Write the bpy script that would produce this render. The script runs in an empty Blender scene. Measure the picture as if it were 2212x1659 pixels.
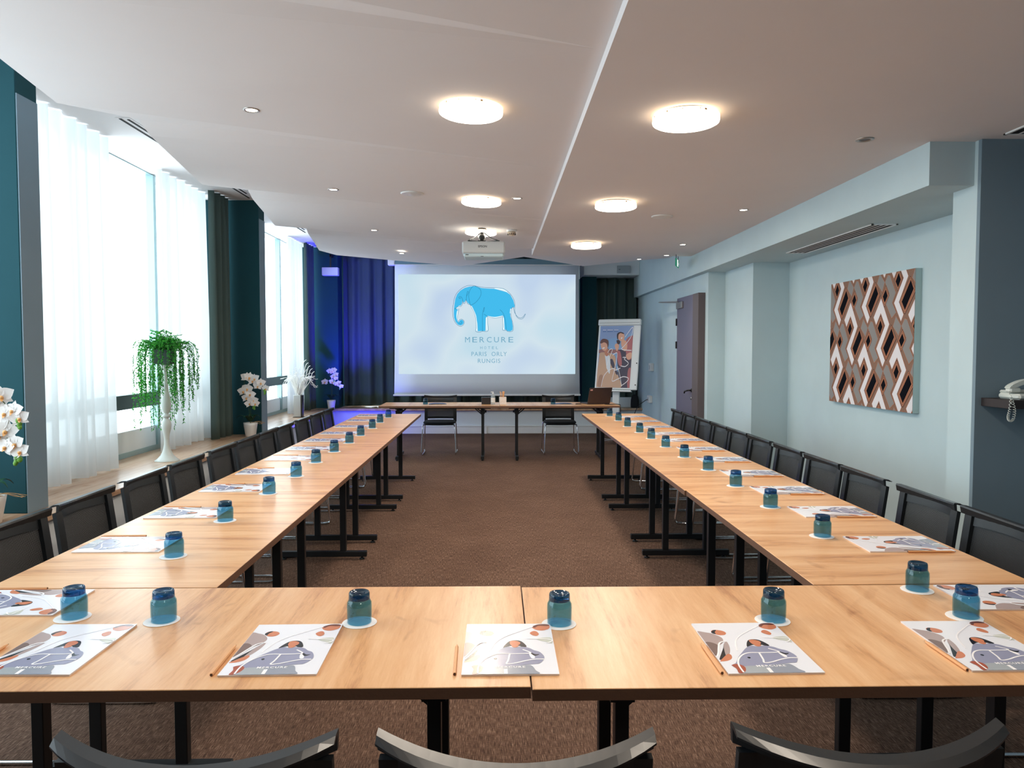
import bpy, math, random
from mathutils import Vector, Matrix
R = random.Random(7)
PI = math.pi
SC = bpy.context.scene
COL = SC.collection

# ------------------------------------------------------------------ camera
F, CX, CY = 1632.0, 1106.0, 829.5
pitch = math.atan((829.5 - 756) / F); yaw = math.atan((1106 - 1072) / F)
cam = bpy.data.cameras.new('camera'); cam.sensor_width = 36; cam.lens = F / 2212 * 36
cam.clip_start = .02; cam.clip_end = 300
camo = bpy.data.objects.new('camera', cam); COL.objects.link(camo)
camo.location = (0, 0, 1.48); camo.rotation_euler = (PI / 2 - pitch, 0, -yaw)
SC.camera = camo

# ------------------------------------------------------------------ world, view
w = bpy.data.worlds.new('sky'); SC.world = w; w.use_nodes = True
bg = w.node_tree.nodes['Background']
bg.inputs[0].default_value = (.80, .92, 1.0, 1); bg.inputs[1].default_value = 5.2
SC.view_settings.view_transform = 'Standard'; SC.view_settings.look = 'None'
SC.view_settings.gamma = 1; SC.view_settings.use_curve_mapping = False
SC.view_settings.exposure = 0.18
SC.cycles.use_denoising = True
SC.cycles.max_bounces = 10; SC.cycles.transparent_max_bounces = 24
SC.cycles.diffuse_bounces = 5; SC.cycles.sample_clamp_indirect = 6
SC.cycles.caustics_reflective = False; SC.cycles.caustics_refractive = False

def area(name, loc, rot, sx, sy, power, color, portal=False, spread=PI):
    l = bpy.data.lights.new(name, 'AREA'); l.shape = 'RECTANGLE'; l.size = sx; l.size_y = sy
    l.energy = power; l.color = color; l.spread = spread
    if portal: l.cycles.is_portal = True
    o = bpy.data.objects.new(name, l); COL.objects.link(o); o.location = loc; o.rotation_euler = rot
    return o
# sky seen through the three window bays (portals only guide the sky's own light)
for i, (y0, y1) in enumerate(((.6, 4.75), (4.97, 9.24), (9.46, 13.4))):
    area('window_portal', (-3.62, (y0 + y1) / 2, 1.86), (0, -PI / 2, 0), 2.84, y1 - y0, 1, (1, 1, 1), portal=True)

# ------------------------------------------------------------------ helpers
def srgb(r, g, b):
    f = lambda c: (c / 255) / 12.92 if c <= 10 else (((c / 255) + .055) / 1.055) ** 2.4
    return (f(r), f(g), f(b), 1)

MATS = {}
def mat(name, col, rough=.6, metal=0, spec=.5, emis=None, estr=0, bump=None, coat=0):
    if name in MATS: return MATS[name]
    m = bpy.data.materials.new(name); m.use_nodes = True
    nt = m.node_tree; b = nt.nodes['Principled BSDF']
    b.inputs['Base Color'].default_value = col if len(col) == 4 else (*col, 1)
    b.inputs['Roughness'].default_value = rough; b.inputs['Metallic'].default_value = metal
    b.inputs['Specular IOR Level'].default_value = spec
    b.inputs['Coat Weight'].default_value = coat
    if emis: b.inputs['Emission Color'].default_value = emis; b.inputs['Emission Strength'].default_value = estr
    tc = nt.nodes.new('ShaderNodeTexCoord'); n = nt.nodes.new('ShaderNodeTexNoise')
    sc, st = bump or (60, .03)
    n.inputs['Scale'].default_value = sc; n.inputs['Detail'].default_value = 3
    nt.links.new(tc.outputs['Object'], n.inputs['Vector'])
    bp = nt.nodes.new('ShaderNodeBump'); bp.inputs['Strength'].default_value = st; bp.inputs['Distance'].default_value = .01
    nt.links.new(n.outputs['Fac'], bp.inputs['Height']); nt.links.new(bp.outputs['Normal'], b.inputs['Normal'])
    MATS[name] = m; return m

def newmat(name):
    m = bpy.data.materials.new(name); m.use_nodes = True; m.node_tree.nodes.clear(); MATS[name] = m
    nt = m.node_tree
    def N(t, **k):
        n = nt.nodes.new('ShaderNode' + t)
        for a, v in k.items():
            if a.startswith('_'): setattr(n, a[1:], v)
            else: n.inputs[a.replace('9', ' ')].default_value = v
        return n
    L = lambda a, b: nt.links.new(a, b)
    return m, N, L

class MB:
    """collects shapes; build() links them as one mesh object"""
    def __init__(s): s.v = []; s.f = []; s.m = []; s.sm = []; s.mats = []
    def mi(s, m):
        if m not in s.mats: s.mats.append(m)
        return s.mats.index(m)
    def add(s, vs, fs, m, smooth=False):
        o = len(s.v); s.v += [tuple(p) for p in vs]; k = s.mi(m)
        for f in fs: s.f.append([o + i for i in f]); s.m.append(k); s.sm.append(smooth)
    def box(s, x0, x1, y0, y1, z0, z1, m, bev=0, T=None):
        if bev <= 0:
            vs = [(x, y, z) for x in (x0, x1) for y in (y0, y1) for z in (z0, z1)]
            fs = [(0, 1, 3, 2), (4, 6, 7, 5), (0, 4, 5, 1), (2, 3, 7, 6), (0, 2, 6, 4), (1, 5, 7, 3)]
        else:
            b = min(bev, (x1 - x0) / 2.01, (y1 - y0) / 2.01, (z1 - z0) / 2.01)
            import itertools
            vs = []; idx = {}
            for ix, iy, iz in itertools.product((0, 1), repeat=3):
                X = (x0, x1)[ix]; Y = (y0, y1)[iy]; Z = (z0, z1)[iz]
                dx, dy, dz = (b, -b)[ix], (b, -b)[iy], (b, -b)[iz]
                for a, p in (('x', (X, Y + dy, Z + dz)), ('y', (X + dx, Y, Z + dz)), ('z', (X + dx, Y + dy, Z))):
                    idx[(ix, iy, iz, a)] = len(vs); vs.append(p)
            q = lambda *k: idx[k]
            fs = []
            for i in (0, 1):
                for a, mk in (('x', lambda u, v: (i, u, v)), ('y', lambda u, v: (u, i, v)), ('z', lambda u, v: (u, v, i))):
                    fs.append([idx[mk(u, v) + (a,)] for u, v in ((0, 0), (0, 1), (1, 1), (1, 0))])
            for i in (0, 1):
                for j in (0, 1):
                    fs.append([q(i, j, 0, 'x'), q(i, j, 1, 'x'), q(i, j, 1, 'y'), q(i, j, 0, 'y')])
                    fs.append([q(i, 0, j, 'x'), q(i, 1, j, 'x'), q(i, 1, j, 'z'), q(i, 0, j, 'z')])
                    fs.append([q(0, i, j, 'y'), q(1, i, j, 'y'), q(1, i, j, 'z'), q(0, i, j, 'z')])
            for i, j, k in itertools.product((0, 1), repeat=3):
                fs.append([q(i, j, k, 'x'), q(i, j, k, 'y'), q(i, j, k, 'z')])
        if T is not None: vs = [T @ Vector(p) for p in vs]
        s.add(vs, fs, m)
        return s
    def bar(s, a, b, wx, wy, m, up=(0, 0, 1)):
        a, b = Vector(a), Vector(b); d = (b - a); L = d.length; z = d / L
        u = Vector(up)
        if abs(z.dot(u)) > .98: u = Vector((0, 1, 0))
        x = u.cross(z).normalized(); y = z.cross(x)
        T = Matrix.Translation(a) @ Matrix((x, y, z)).transposed().to_4x4()
        return s.box(-wx / 2, wx / 2, -wy / 2, wy / 2, 0, L, m, T=T)
    def tube(s, pts, r, m, seg=8, cap=True, closed=False, radii=None):
        pts = [Vector(p) for p in pts]; n = len(pts); vs = []; fs = []
        prev = None
        for i, p in enumerate(pts):
            a = pts[i - 1] if (i or closed) else pts[i]; b = pts[(i + 1) % n] if (i < n - 1 or closed) else pts[i]
            t = (b - a)
            t = t.normalized() if t.length > 1e-9 else Vector((0, 0, 1))
            if prev is None:
                u = Vector((0, 0, 1)) if abs(t.z) < .9 else Vector((1, 0, 0))
                x = t.cross(u).normalized()
            else:
                x = (prev - t * prev.dot(t))
                x = x.normalized() if x.length > 1e-6 else t.orthogonal().normalized()
            prev = x; y = t.cross(x); rr = radii[i] if radii else r
            for k in range(seg):
                a_ = 2 * PI * k / seg; vs.append(p + x * rr * math.cos(a_) + y * rr * math.sin(a_))
        for i in range(n if closed else n - 1):
            j = (i + 1) % n
            for k in range(seg):
                k2 = (k + 1) % seg
                fs.append((i * seg + k, i * seg + k2, j * seg + k2, j * seg + k))
        if cap and not closed:
            fs.append(tuple(range(seg))[::-1]); fs.append(tuple((n - 1) * seg + k for k in range(seg)))
        s.add(vs, fs, m, True); return s
    def lathe(s, prof, m, seg=24, c=(0, 0, 0), cap0=True, cap1=True, T=None, smooth=True):
        vs = []; fs = []; n = len(prof)
        for r, z in prof:
            for k in range(seg):
                a = 2 * PI * k / seg; vs.append((c[0] + r * math.cos(a), c[1] + r * math.sin(a), c[2] + z))
        for i in range(n - 1):
            for k in range(seg):
                k2 = (k + 1) % seg; fs.append((i * seg + k, i * seg + k2, (i + 1) * seg + k2, (i + 1) * seg + k))
        if T is not None: vs = [T @ Vector(p) for p in vs]
        o = len(s.v); s.add(vs, fs, m, smooth)
        caps = []
        if cap0: caps.append(tuple(range(seg))[::-1])
        if cap1: caps.append(tuple((n - 1) * seg + k for k in range(seg)))
        k_ = s.mi(m)
        for cpf in caps: s.f.append([o + i for i in cpf]); s.m.append(k_); s.sm.append(False)
        return s
    def ball(s, c, r, m, seg=10, rings=6, sc=(1, 1, 1)):
        prof = [(max(1e-4, math.sin(PI * i / rings)) * r, -math.cos(PI * i / rings) * r) for i in range(rings + 1)]
        T = Matrix.Translation(c) @ Matrix.Diagonal((*sc, 1))
        return s.lathe(prof, m, seg, T=T, cap0=False, cap1=False)
    def grid(s, fn, nu, nv, m, smooth=True):
        vs = [fn(i / nu, j / nv) for i in range(nu + 1) for j in range(nv + 1)]
        fs = [(i * (nv + 1) + j, (i + 1) * (nv + 1) + j, (i + 1) * (nv + 1) + j + 1, i * (nv + 1) + j + 1)
              for i in range(nu) for j in range(nv)]
        s.add(vs, fs, m, smooth); return s
    def mesh(s, name):
        me = bpy.data.meshes.new(name); me.from_pydata(s.v, [], s.f)
        for m in s.mats: me.materials.append(m)
        me.polygons.foreach_set('material_index', s.m)
        me.polygons.foreach_set('use_smooth', s.sm)
        me.validate(); me.update(); return me
    def build(s, name, parent=None, label=None):
        o = bpy.data.objects.new(name, s.mesh(name)); COL.objects.link(o)
        if parent: o.parent = parent
        if label: o['label'] = label
        return o

def empty(name, loc=(0, 0, 0), rz=0, label=None, cat=None, group=None):
    o = bpy.data.objects.new(name, None); COL.objects.link(o); o.location = loc
    o.rotation_euler = (0, 0, rz); o.empty_display_size = .05
    return tag(o, label, cat, group)
def tag(o, label=None, cat=None, group=None, kind=None):
    if label: o['label'] = label
    if cat: o['category'] = cat
    if group: o['group'] = group
    if kind: o['kind'] = kind
    return o
def struct(name, mb):
    o = mb.build(name); o['kind'] = 'structure'; return o
def dup(root, loc, rz, label):
    def cp(o, par):
        c = o.copy(); COL.objects.link(c); c.parent = par
        for ch in KIDS.get(o.name, []): cp(ch, c)
        return c
    r = cp(root, None); r.location = loc; r.rotation_euler = (0, 0, rz); r['label'] = label
    return r
KIDS = {}
def remember(root):
    for o in list(bpy.data.objects):
        if o.parent: KIDS.setdefault(o.parent.name, [])
        if o.parent and o not in KIDS[o.parent.name]: KIDS[o.parent.name].append(o)

def text2d(txt, size, spacing=1.0, bold=0.0):
    c = bpy.data.curves.new('txt', 'FONT'); c.body = txt; c.size = size; c.space_character = spacing
    c.align_x = 'CENTER'; c.align_y = 'CENTER'; c.offset = bold; c.resolution_u = 3
    o = bpy.data.objects.new('txt', c); COL.objects.link(o); bpy.context.view_layer.update()
    me = bpy.data.meshes.new_from_object(o.evaluated_get(bpy.context.evaluated_depsgraph_get()))
    vs = [(v.co.x, v.co.y) for v in me.vertices]; fs = [tuple(p.vertices) for p in me.polygons]
    bpy.data.objects.remove(o); bpy.data.curves.remove(c); bpy.data.meshes.remove(me)
    return vs, fs

def smooth_path(pts, n=6, closed=False):
    out = []; N = len(pts)
    for i in range(N if closed else N - 1):
        if closed: p = [pts[(i + k) % N] for k in (-1, 0, 1, 2)]
        else: p = [pts[max(0, i - 1)], pts[i], pts[i + 1], pts[min(N - 1, i + 2)]]
        for k in range(n):
            t = k / n
            out.append(tuple(.5 * (2 * p[1][a] + (p[2][a] - p[0][a]) * t + (2 * p[0][a] - 5 * p[1][a] + 4 * p[2][a] - p[3][a]) * t * t
                       + (3 * p[1][a] - p[0][a] - 3 * p[2][a] + p[3][a]) * t ** 3) for a in range(len(pts[0]))))
    if not closed: out.append(tuple(pts[-1]))
    return out

class Flat:
    """flat artwork on a surface: uv -> 3d; every layer sits a hair above the one before"""
    def __init__(s, mb, fn, nrm, step=.00025): s.mb, s.fn, s.n, s.k, s.st = mb, fn, Vector(nrm), 1, step
    def P(s, u, v): return Vector(s.fn(u, v)) + s.n * s.st * s.k
    def poly(s, pts, m):
        s.mb.add([s.P(*p) for p in pts], [tuple(range(len(pts)))], m); s.k += 1
    def raw(s, vs, fs, m):
        s.mb.add([s.P(*p) for p in vs], fs, m); s.k += 1
    def line(s, pts, wd, m, closed=False, lift=True):
        pts = [Vector(p) for p in pts]; n = len(pts); vs = []; fs = []
        for i, p in enumerate(pts):
            a = pts[i - 1] if (i or closed) else p; b = pts[(i + 1) % n] if (i < n - 1 or closed) else p
            t = b - a
            t = t.normalized() if t.length > 1e-9 else Vector((1, 0))
            q = Vector((-t.y, t.x)) * wd / 2; vs += [p + q, p - q]
        for i in range(n if closed else n - 1):
            j = (i + 1) % n; fs.append((2 * i, 2 * i + 1, 2 * j + 1, 2 * j))
        s.mb.add([s.P(*p) for p in vs], fs, m)
        if lift: s.k += 1
    def disc(s, u, v, ru, rv, m, n=14, rot=0):
        c, sn = math.cos(rot), math.sin(rot)
        s.poly([(u + ru * math.cos(a) * c - rv * math.sin(a) * sn, v + ru * math.cos(a) * sn + rv * math.sin(a) * c)
                for a in [2 * PI * k / n for k in range(n)]], m)

# ------------------------------------------------------------------ materials
def wall_paint(name, col, var=.06):
    m, N, L = newmat(name)
    tc = N('TexCoord'); n = N('TexNoise', Scale=3.0, Detail=4.0); n2 = N('TexNoise', Scale=420.0, Detail=2.0)
    L(tc.outputs['Object'], n.inputs['Vector']); L(tc.outputs['Object'], n2.inputs['Vector'])
    hs = N('HueSaturation', Color=col); mr = N('MapRange'); mr.inputs['To Min'].default_value = 1 - var; mr.inputs['To Max'].default_value = 1 + var
    L(n.outputs['Fac'], mr.inputs['Value']); L(mr.outputs[0], hs.inputs['Value'])
    b = N('BsdfPrincipled', Roughness=.85); b.inputs['Specular IOR Level'].default_value = .25
    L(hs.outputs[0], b.inputs['Base Color'])
    bp = N('Bump', Strength=.12, Distance=.002); L(n2.outputs['Fac'], bp.inputs['Height']); L(bp.outputs[0], b.inputs['Normal'])
    o = N('OutputMaterial'); L(b.outputs[0], o.inputs['Surface']); return m
M_WALL = wall_paint('pale_blue_paint', srgb(186, 206, 212))
M_TEAL = wall_paint('teal_paint', srgb(26, 68, 76))
M_GREYW = wall_paint('slate_paint_and_shade', srgb(122, 142, 154))  # slate on the near walls; on pillar faces it stands in for shade
M_CEIL = wall_paint('ceiling_paint', srgb(222, 218, 218), .02)
M_WHITE = mat('white_plastic', srgb(228, 230, 230), .45)
M_WHITEP = wall_paint('white_panel_paint', srgb(214, 222, 226), .02)

def wood(name, c1, c2, c3, axis, rough=.36, scale=1.0):
    m, N, L = newmat(name)
    tc = N('TexCoord'); mp = N('Mapping'); s = (1.2, 14, 14) if axis == 'x' else (14, 1.2, 14)
    mp.inputs['Scale'].default_value = tuple(q * scale for q in s)
    info = N('ObjectInfo'); mul = N('VectorMath', _operation='ADD')
    sc = N('VectorMath', _operation='SCALE'); sc.inputs['Scale'].default_value = 7.3
    cmb = N('CombineXYZ'); L(info.outputs['Random'], cmb.inputs[0]); L(info.outputs['Random'], cmb.inputs[1])
    L(cmb.outputs[0], sc.inputs[0]); L(tc.outputs['Object'], mul.inputs[0]); L(sc.outputs[0], mul.inputs[1])
    L(mul.outputs[0], mp.inputs['Vector'])
    big = N('TexNoise', Scale=.9, Detail=6.0, Distortion=.9); L(mp.outputs[0], big.inputs['Vector'])
    fine = N('TexNoise', Scale=7.0, Detail=8.0, Roughness=.7); L(mp.outputs[0], fine.inputs['Vector'])
    knot = N('TexNoise', Scale=3.2, Detail=2.0, Distortion=2.0); L(mul.outputs[0], knot.inputs['Vector'])
    r = N('ValToRGB'); e = r.color_ramp.elements
    e[0].position = .32; e[0].color = c3; e[1].position = .64; e[1].color = c1
    x = e.new(.46); x.color = c2
    mix = N('Mix', _data_type='FLOAT'); mix.inputs[0].default_value = .38
    L(big.outputs['Fac'], mix.inputs[2]); L(fine.outputs['Fac'], mix.inputs[3]); L(mix.outputs[0], r.inputs[0])
    kr = N('ValToRGB'); k = kr.color_ramp.elements; k[0].position = .66; k[0].color = (1, 1, 1, 1); k[1].position = .80; k[1].color = (.62, .5, .42, 1)
    L(knot.outputs['Fac'], kr.inputs[0])
    mm = N('MixRGB', _blend_type='MULTIPLY'); mm.inputs[0].default_value = .8; L(r.outputs[0], mm.inputs[1]); L(kr.outputs[0], mm.inputs[2])
    b = N('BsdfPrincipled', Roughness=rough); b.inputs['Specular IOR Level'].default_value = .45
    L(mm.outputs[0], b.inputs['Base Color'])
    bp = N('Bump', Strength=.08, Distance=.002); L(fine.outputs['Fac'], bp.inputs['Height']); L(bp.outputs[0], b.inputs['Normal'])
    o = N('OutputMaterial'); L(b.outputs[0], o.inputs['Surface']); return m
OAK = (srgb(232, 188, 142), srgb(217, 165, 115), srgb(172, 116, 76))
M_TOP = wood('oak_laminate', *OAK, 'y', .30)
M_EDGE = mat('table_edge', srgb(112, 78, 58), .5, bump=(90, .1))
M_SILLW = wood('sill_wood', srgb(206, 176, 148), srgb(186, 150, 120), srgb(150, 112, 84), 'y', .25, .7)
M_BLACK = mat('black_steel', srgb(20, 23, 26), .45, .2)
M_BPLAS = mat('black_plastic', srgb(26, 30, 33), .42, bump=(300, .05))
M_RAILP = mat('rail_plastic', srgb(38, 40, 42), .28, bump=(60, .0))
M_SEAT = mat('black_fabric', srgb(24, 27, 30), .9, bump=(500, .3))
M_CHROME = mat('chrome', (.75, .75, .77, 1), .12, 1)
M_DARKMETAL = mat('dark_metal', srgb(60, 58, 58), .4, .8)

def m_carpet():
    m, N, L = newmat('woven_carpet')
    tc = N('TexCoord')
    def noise(sx, sy, d=3.0):
        mp = N('Mapping'); mp.inputs['Scale'].default_value = (sx, sy, 1); L(tc.outputs['Object'], mp.inputs['Vector'])
        n = N('TexNoise', Scale=1.0, Detail=d, Roughness=.65); L(mp.outputs[0], n.inputs['Vector']); return n
    a = noise(400, 20, 2.0); b_ = noise(42, 330, 2.0); c = noise(2.2, 1.6, 4.0)
    mx = N('Mix', _data_type='FLOAT'); mx.inputs[0].default_value = .30
    L(a.outputs['Fac'], mx.inputs[2]); L(b_.outputs['Fac'], mx.inputs[3])
    mx2 = N('Mix', _data_type='FLOAT'); mx2.inputs[0].default_value = .10
    L(mx.outputs[0], mx2.inputs[2]); L(c.outputs['Fac'], mx2.inputs[3])
    r = N('ValToRGB'); e = r.color_ramp.elements
    e[0].position = .36; e[0].color = srgb(58, 44, 37); e[1].position = .68; e[1].color = srgb(160, 132, 113)
    x = e.new(.51); x.color = srgb(102, 78, 65)
    L(mx2.outputs[0], r.inputs[0])
    b = N('BsdfPrincipled', Roughness=.95); b.inputs['Specular IOR Level'].default_value = .1
    L(r.outputs[0], b.inputs['Base Color'])
    bp = N('Bump', Strength=.25, Distance=.002); L(mx.outputs[0], bp.inputs['Height']); L(bp.outputs[0], b.inputs['Normal'])
    o = N('OutputMaterial'); L(b.outputs[0], o.inputs['Surface']); return m
M_CARPET = m_carpet()

def m_cloth(name, col, col2, trans=0.0, rough=.9):
    m, N, L = newmat(name)
    tc = N('TexCoord'); n = N('TexNoise', Scale=260.0, Detail=2.0); L(tc.outputs['Object'], n.inputs['Vector'])
    r = N('MixRGB'); r.inputs[1].default_value = col; r.inputs[2].default_value = col2; L(n.outputs['Fac'], r.inputs[0])
    d = N('BsdfPrincipled', Roughness=rough); d.inputs['Specular IOR Level'].default_value = .15; L(r.outputs[0], d.inputs['Base Color'])
    out = N('OutputMaterial')
    if trans:
        t = N('BsdfTranslucent', Color=col); mx = N('MixShader'); mx.inputs[0].default_value = trans
        L(d.outputs[0], mx.inputs[1]); L(t.outputs[0], mx.inputs[2]); L(mx.outputs[0], out.inputs[0])
    else: L(d.outputs[0], out.inputs[0])
    return m
M_CURT = m_cloth('charcoal_green_curtain', srgb(70, 86, 84), srgb(84, 100, 97))
M_MESHB = None
def m_sheer():
    m, N, L = newmat('sheer_voile')
    t = N('BsdfTranslucent', Color=(.52, .54, .54, 1)); d = N('BsdfDiffuse', Color=(.80, .82, .82, 1)); tr = N('BsdfTransparent')
    a = N('MixShader'); a.inputs[0].default_value = .45; L(t.outputs[0], a.inputs[1]); L(d.outputs[0], a.inputs[2])
    b = N('MixShader'); b.inputs[0].default_value = .04; L(a.outputs[0], b.inputs[1]); L(tr.outputs[0], b.inputs[2])
    o = N('OutputMaterial'); L(b.outputs[0], o.inputs[0]); return m
M_SHEER = m_sheer()
def m_tinted(name, col, refl=.08, rough=.0, body=None, bodyw=0):
    m, N, L = newmat(name)
    tr = N('BsdfTransparent', Color=col); g = N('BsdfGlossy', Roughness=rough); lw = N('LayerWeight', Blend=.5)
    pw = N('Math', _operation='POWER'); pw.inputs[1].default_value = 4.0; L(lw.outputs['Facing'], pw.inputs[0])
    fr = N('Math', _operation='MULTIPLY_ADD'); fr.inputs[1].default_value = refl * 6; fr.inputs[2].default_value = refl * .5; L(pw.outputs[0], fr.inputs[0])
    mx = N('MixShader'); L(fr.outputs[0], mx.inputs[0]); src = tr
    if body:
        d = N('BsdfPrincipled', Roughness=.1); d.inputs['Base Color'].default_value = body
        m1 = N('MixShader'); m1.inputs[0].default_value = bodyw; L(tr.outputs[0], m1.inputs[1]); L(d.outputs[0], m1.inputs[2]); src = m1
    L(src.outputs[0], mx.inputs[1]); L(g.outputs[0], mx.inputs[2])
    o = N('OutputMaterial'); L(mx.outputs[0], o.inputs[0]); return m
M_PANE = m_tinted('window_glass', (.97, .99, .99, 1), refl=.03)
M_BLUEG = m_tinted('teal_glass', (.50, .71, .80, 1), refl=.07, body=srgb(20, 120, 160), bodyw=.012)
M_BLUEGD = m_tinted('deep_teal_glass', (.14, .30, .50, 1), body=srgb(6, 40, 84), bodyw=.08)
M_CLEAR = m_tinted('clear_plastic', (.9, .96, .98, 1), body=(.8, .9, .95, 1), bodyw=.25)
def m_perf():
    m, N, L = newmat('perforated_mesh')
    tc = N('TexCoord'); mp = N('Mapping'); mp.inputs['Scale'].default_value = (1, .001, 1)
    L(tc.outputs['Object'], mp.inputs['Vector'])
    v = N('TexVoronoi', Scale=260.0); v.inputs['Randomness'].default_value = 0.0; L(mp.outputs[0], v.inputs['Vector'])
    cr = N('Math', _operation='LESS_THAN'); cr.inputs[1].default_value = .2; L(v.outputs['Distance'], cr.inputs[0])
    sc = N('Math', _operation='MULTIPLY'); sc.inputs[1].default_value = .55; L(cr.outputs[0], sc.inputs[0])
    d = N('BsdfPrincipled', Roughness=.6); d.inputs['Base Color'].default_value = srgb(24, 24, 25)
    t = N('BsdfTransparent'); mx = N('MixShader'); L(sc.outputs[0], mx.inputs[0]); L(d.outputs[0], mx.inputs[1]); L(t.outputs[0], mx.inputs[2])
    o = N('OutputMaterial'); L(mx.outputs[0], o.inputs[0]); return m
M_PERF = m_perf()
def emit(name, col, st):
    m, N, L = newmat(name); e = N('Emission', Color=col, Strength=st); o = N('OutputMaterial'); L(e.outputs[0], o.inputs[0]); return m
M_LAMP = emit('lamp_diffuser_glow', (1.0, .90, .74, 1), 9.0)
M_LAMPS = emit('lamp_rim_glow', (1.0, .72, .45, 1), 3.6)
M_LMARK = mat('lamp_mark', srgb(196, 160, 120), .5)
M_SPOT = emit('downlight_glow', (1.0, .88, .72, 1), 14.0)
M_LEDB = emit('blue_led_glow', (.06, .05, 1.0, 1), 6.0)

# ------------------------------------------------------------------ the shell
FL = MB(); FL.box(-3.6, 3.4, -2.2, 14.2, -.1, 0, M_CARPET); struct('floor', FL)

YN = -2.2
wl = MB()
wl.box(-2.95, -2.86, YN, 13.42, 0, .41, M_WHITEP)                      # low wall under the sill
for y0, y1 in ((4.75, 4.97), (9.24, 9.46)): pass
wl.box(-3.72, -3.6, YN, .6, .41, 3.28, M_TEAL)
wl.box(-3.72, -3.6, YN, 14.2, .0, .41, M_TEAL)
wl.box(-3.72, -2.86, YN - .1, YN, 0, 3.28, M_TEAL)
struct('wall_left', wl)
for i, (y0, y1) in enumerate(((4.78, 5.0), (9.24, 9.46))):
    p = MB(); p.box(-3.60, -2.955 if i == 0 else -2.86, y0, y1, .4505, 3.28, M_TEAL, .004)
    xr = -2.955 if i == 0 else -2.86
    p.box(xr, xr + .006, y0 + .004, y1 - .004, .4505, 3.06, M_GREYW)  # grey overlay paints in the different light on the room side
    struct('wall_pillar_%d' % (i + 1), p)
p = MB(); p.box(-3.6, -2.79, 13.42, 14.05, .4505, 3.28, M_TEAL); struct('wall_pillar_3', p)
s = MB(); s.box(-3.60, -2.80, YN, 13.30, .41, .45, M_SILLW, .004); struct('trim_1', s)
s = MB(); s.box(-3.60, 2.59, 13.301, 14.05, .41, .45, M_SILLW, .004); struct('trim_2', s)
wb = MB()
wb.box(-2.86, 2.59, 13.38, 13.46, 0, .41, M_WHITEP)
wb.box(-3.72, 3.3, 14.05, 14.2, 0, .45, M_TEAL)
wb.box(-3.72, 3.3, 14.05, 14.2, 3.0, 3.4, M_TEAL)
wb.box(1.535, 1.79, 13.50, 14.05, .4505, 3.0, M_TEAL)
for x0, x1 in ((-3.72, -2.5), (1.38, 3.3)): wb.box(x0, x1, 14.05, 14.2, .45, 3.0, M_TEAL)
struct('wall_back', wb)
bb = MB(); bb.box(-2.79, 2.58, 13.335, 13.38, .0, .13, M_WHITE, .004)
bb.box(-2.79, 2.58, 13.325, 13.38, .125, .14, M_WHITE, .002)
for x in (-.2, 2.25): bb.box(x, x + .03, 13.32, 13.335, .0, .14, M_WHITE)
struct('baseboard_back', bb)

wr = MB()
wr.box(2.59, 2.75, 9.22, 14.2, 0, 2.43, M_WALL)          # wall with the door
wr.box(2.80, 2.95, 8.22, 9.22, 0, 2.43, M_WALL)
wr.box(3.20, 3.35, 4.52, 8.22, 0, 2.43, M_WALL)
wr.box(2.75, 3.35, 9.2203, 9.26, 0, 2.4295, M_WALL)
wr.box(2.95, 3.35, 8.2203, 8.26, 0, 2.4295, M_WALL)
wr.box(3.30, 3.42, YN, 4.32, 0, 2.68, M_GREYW)
struct('wall_right', wr)
pr = MB(); pr.box(2.765, 3.35, 4.33, 4.56, 0, 2.68, M_WALL)
pr.box(2.765, 3.35, 4.30, 4.3295, 0, 2.68, M_GREYW)  # darker front slice paints in the shade; same paint as the pillar
struct('wall_pillar_4', pr)
sf = MB(); sf.box(2.50, 3.35, 4.565, 14.2, 2.43, 3.28, M_WALL); sf.box(2.50, 2.7645, 4.36, 4.565, 2.43, 2.68, M_WALL)
struct('ceiling_soffit', sf)
bh = MB(); bh.box(1.53, 2.50, 13.2, 14.04, 2.785, 3.28, M_WHITEP, .005); struct('trim_3', bh)
wn = MB(); wn.box(-3.6, 3.42, YN - .1, YN, 0, 3.28, M_GREYW); struct('wall_near', wn)

# folded ceiling: P = outer corners, V = inner corners on the step line, S/Q = kinks of the outer edge
XS = .455
Pk = [(-2.42, 4.28 + 2.06 * k, 2.84) for k in range(-4, 4)]
Vk = [(XS, 3.20 + 2.06 * k, 2.73) for k in range(-4, 4)]
Sk = [(p[0] + .216, p[1] + .486, 2.90) for p in Pk]
Qk = [(p[0] + .175, p[1] + .745, 2.87) for p in Pk]
cl = MB(); TRI = []
def tri(*t):
    TRI.append(t); cl.add(list(t), [tuple(range(len(t)))], M_CEIL)
for k in range(len(Pk) - 1):
    if k > 0: tri(Vk[k], Vk[k + 1], Pk[k]) if False else None
for k in range(len(Pk)):
    if k + 1 < len(Vk): tri(Pk[k], Vk[k], Vk[k + 1])
    V1 = Vk[k + 1] if k + 1 < len(Vk) else (XS, 3.20 + 2.06 * 4, 2.73)
    if k < len(Pk) - 1:
        tri(Pk[k], V1, Sk[k]); tri(Sk[k], V1, Qk[k]); tri(Qk[k], V1, Pk[k + 1])
        for a, b in ((Pk[k], Sk[k]), (Sk[k], Qk[k]), (Qk[k], Pk[k + 1])):
            cl.add([a, b, (b[0], b[1], 3.27), (a[0], a[1], 3.27)], [(0, 1, 2, 3)], M_CEIL)
VL = (XS, 3.20 + 2.06 * 4 - .0, 2.73) ; PL = Pk[-1]
# far part, lifted, with a zigzag rim
ZF = 2.81
zig = [(-2.24, 10.72), (-1.556, 11.306), (-.557, 12.09), (.397, 10.86), (1.384, 12.05), (2.163, 11.228), (2.5, 10.95)]
far = [(PL[0], PL[1])] + zig + [(2.5, 9.70), (XS, 9.70), (XS, VL[1] - 2.06)]
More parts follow.
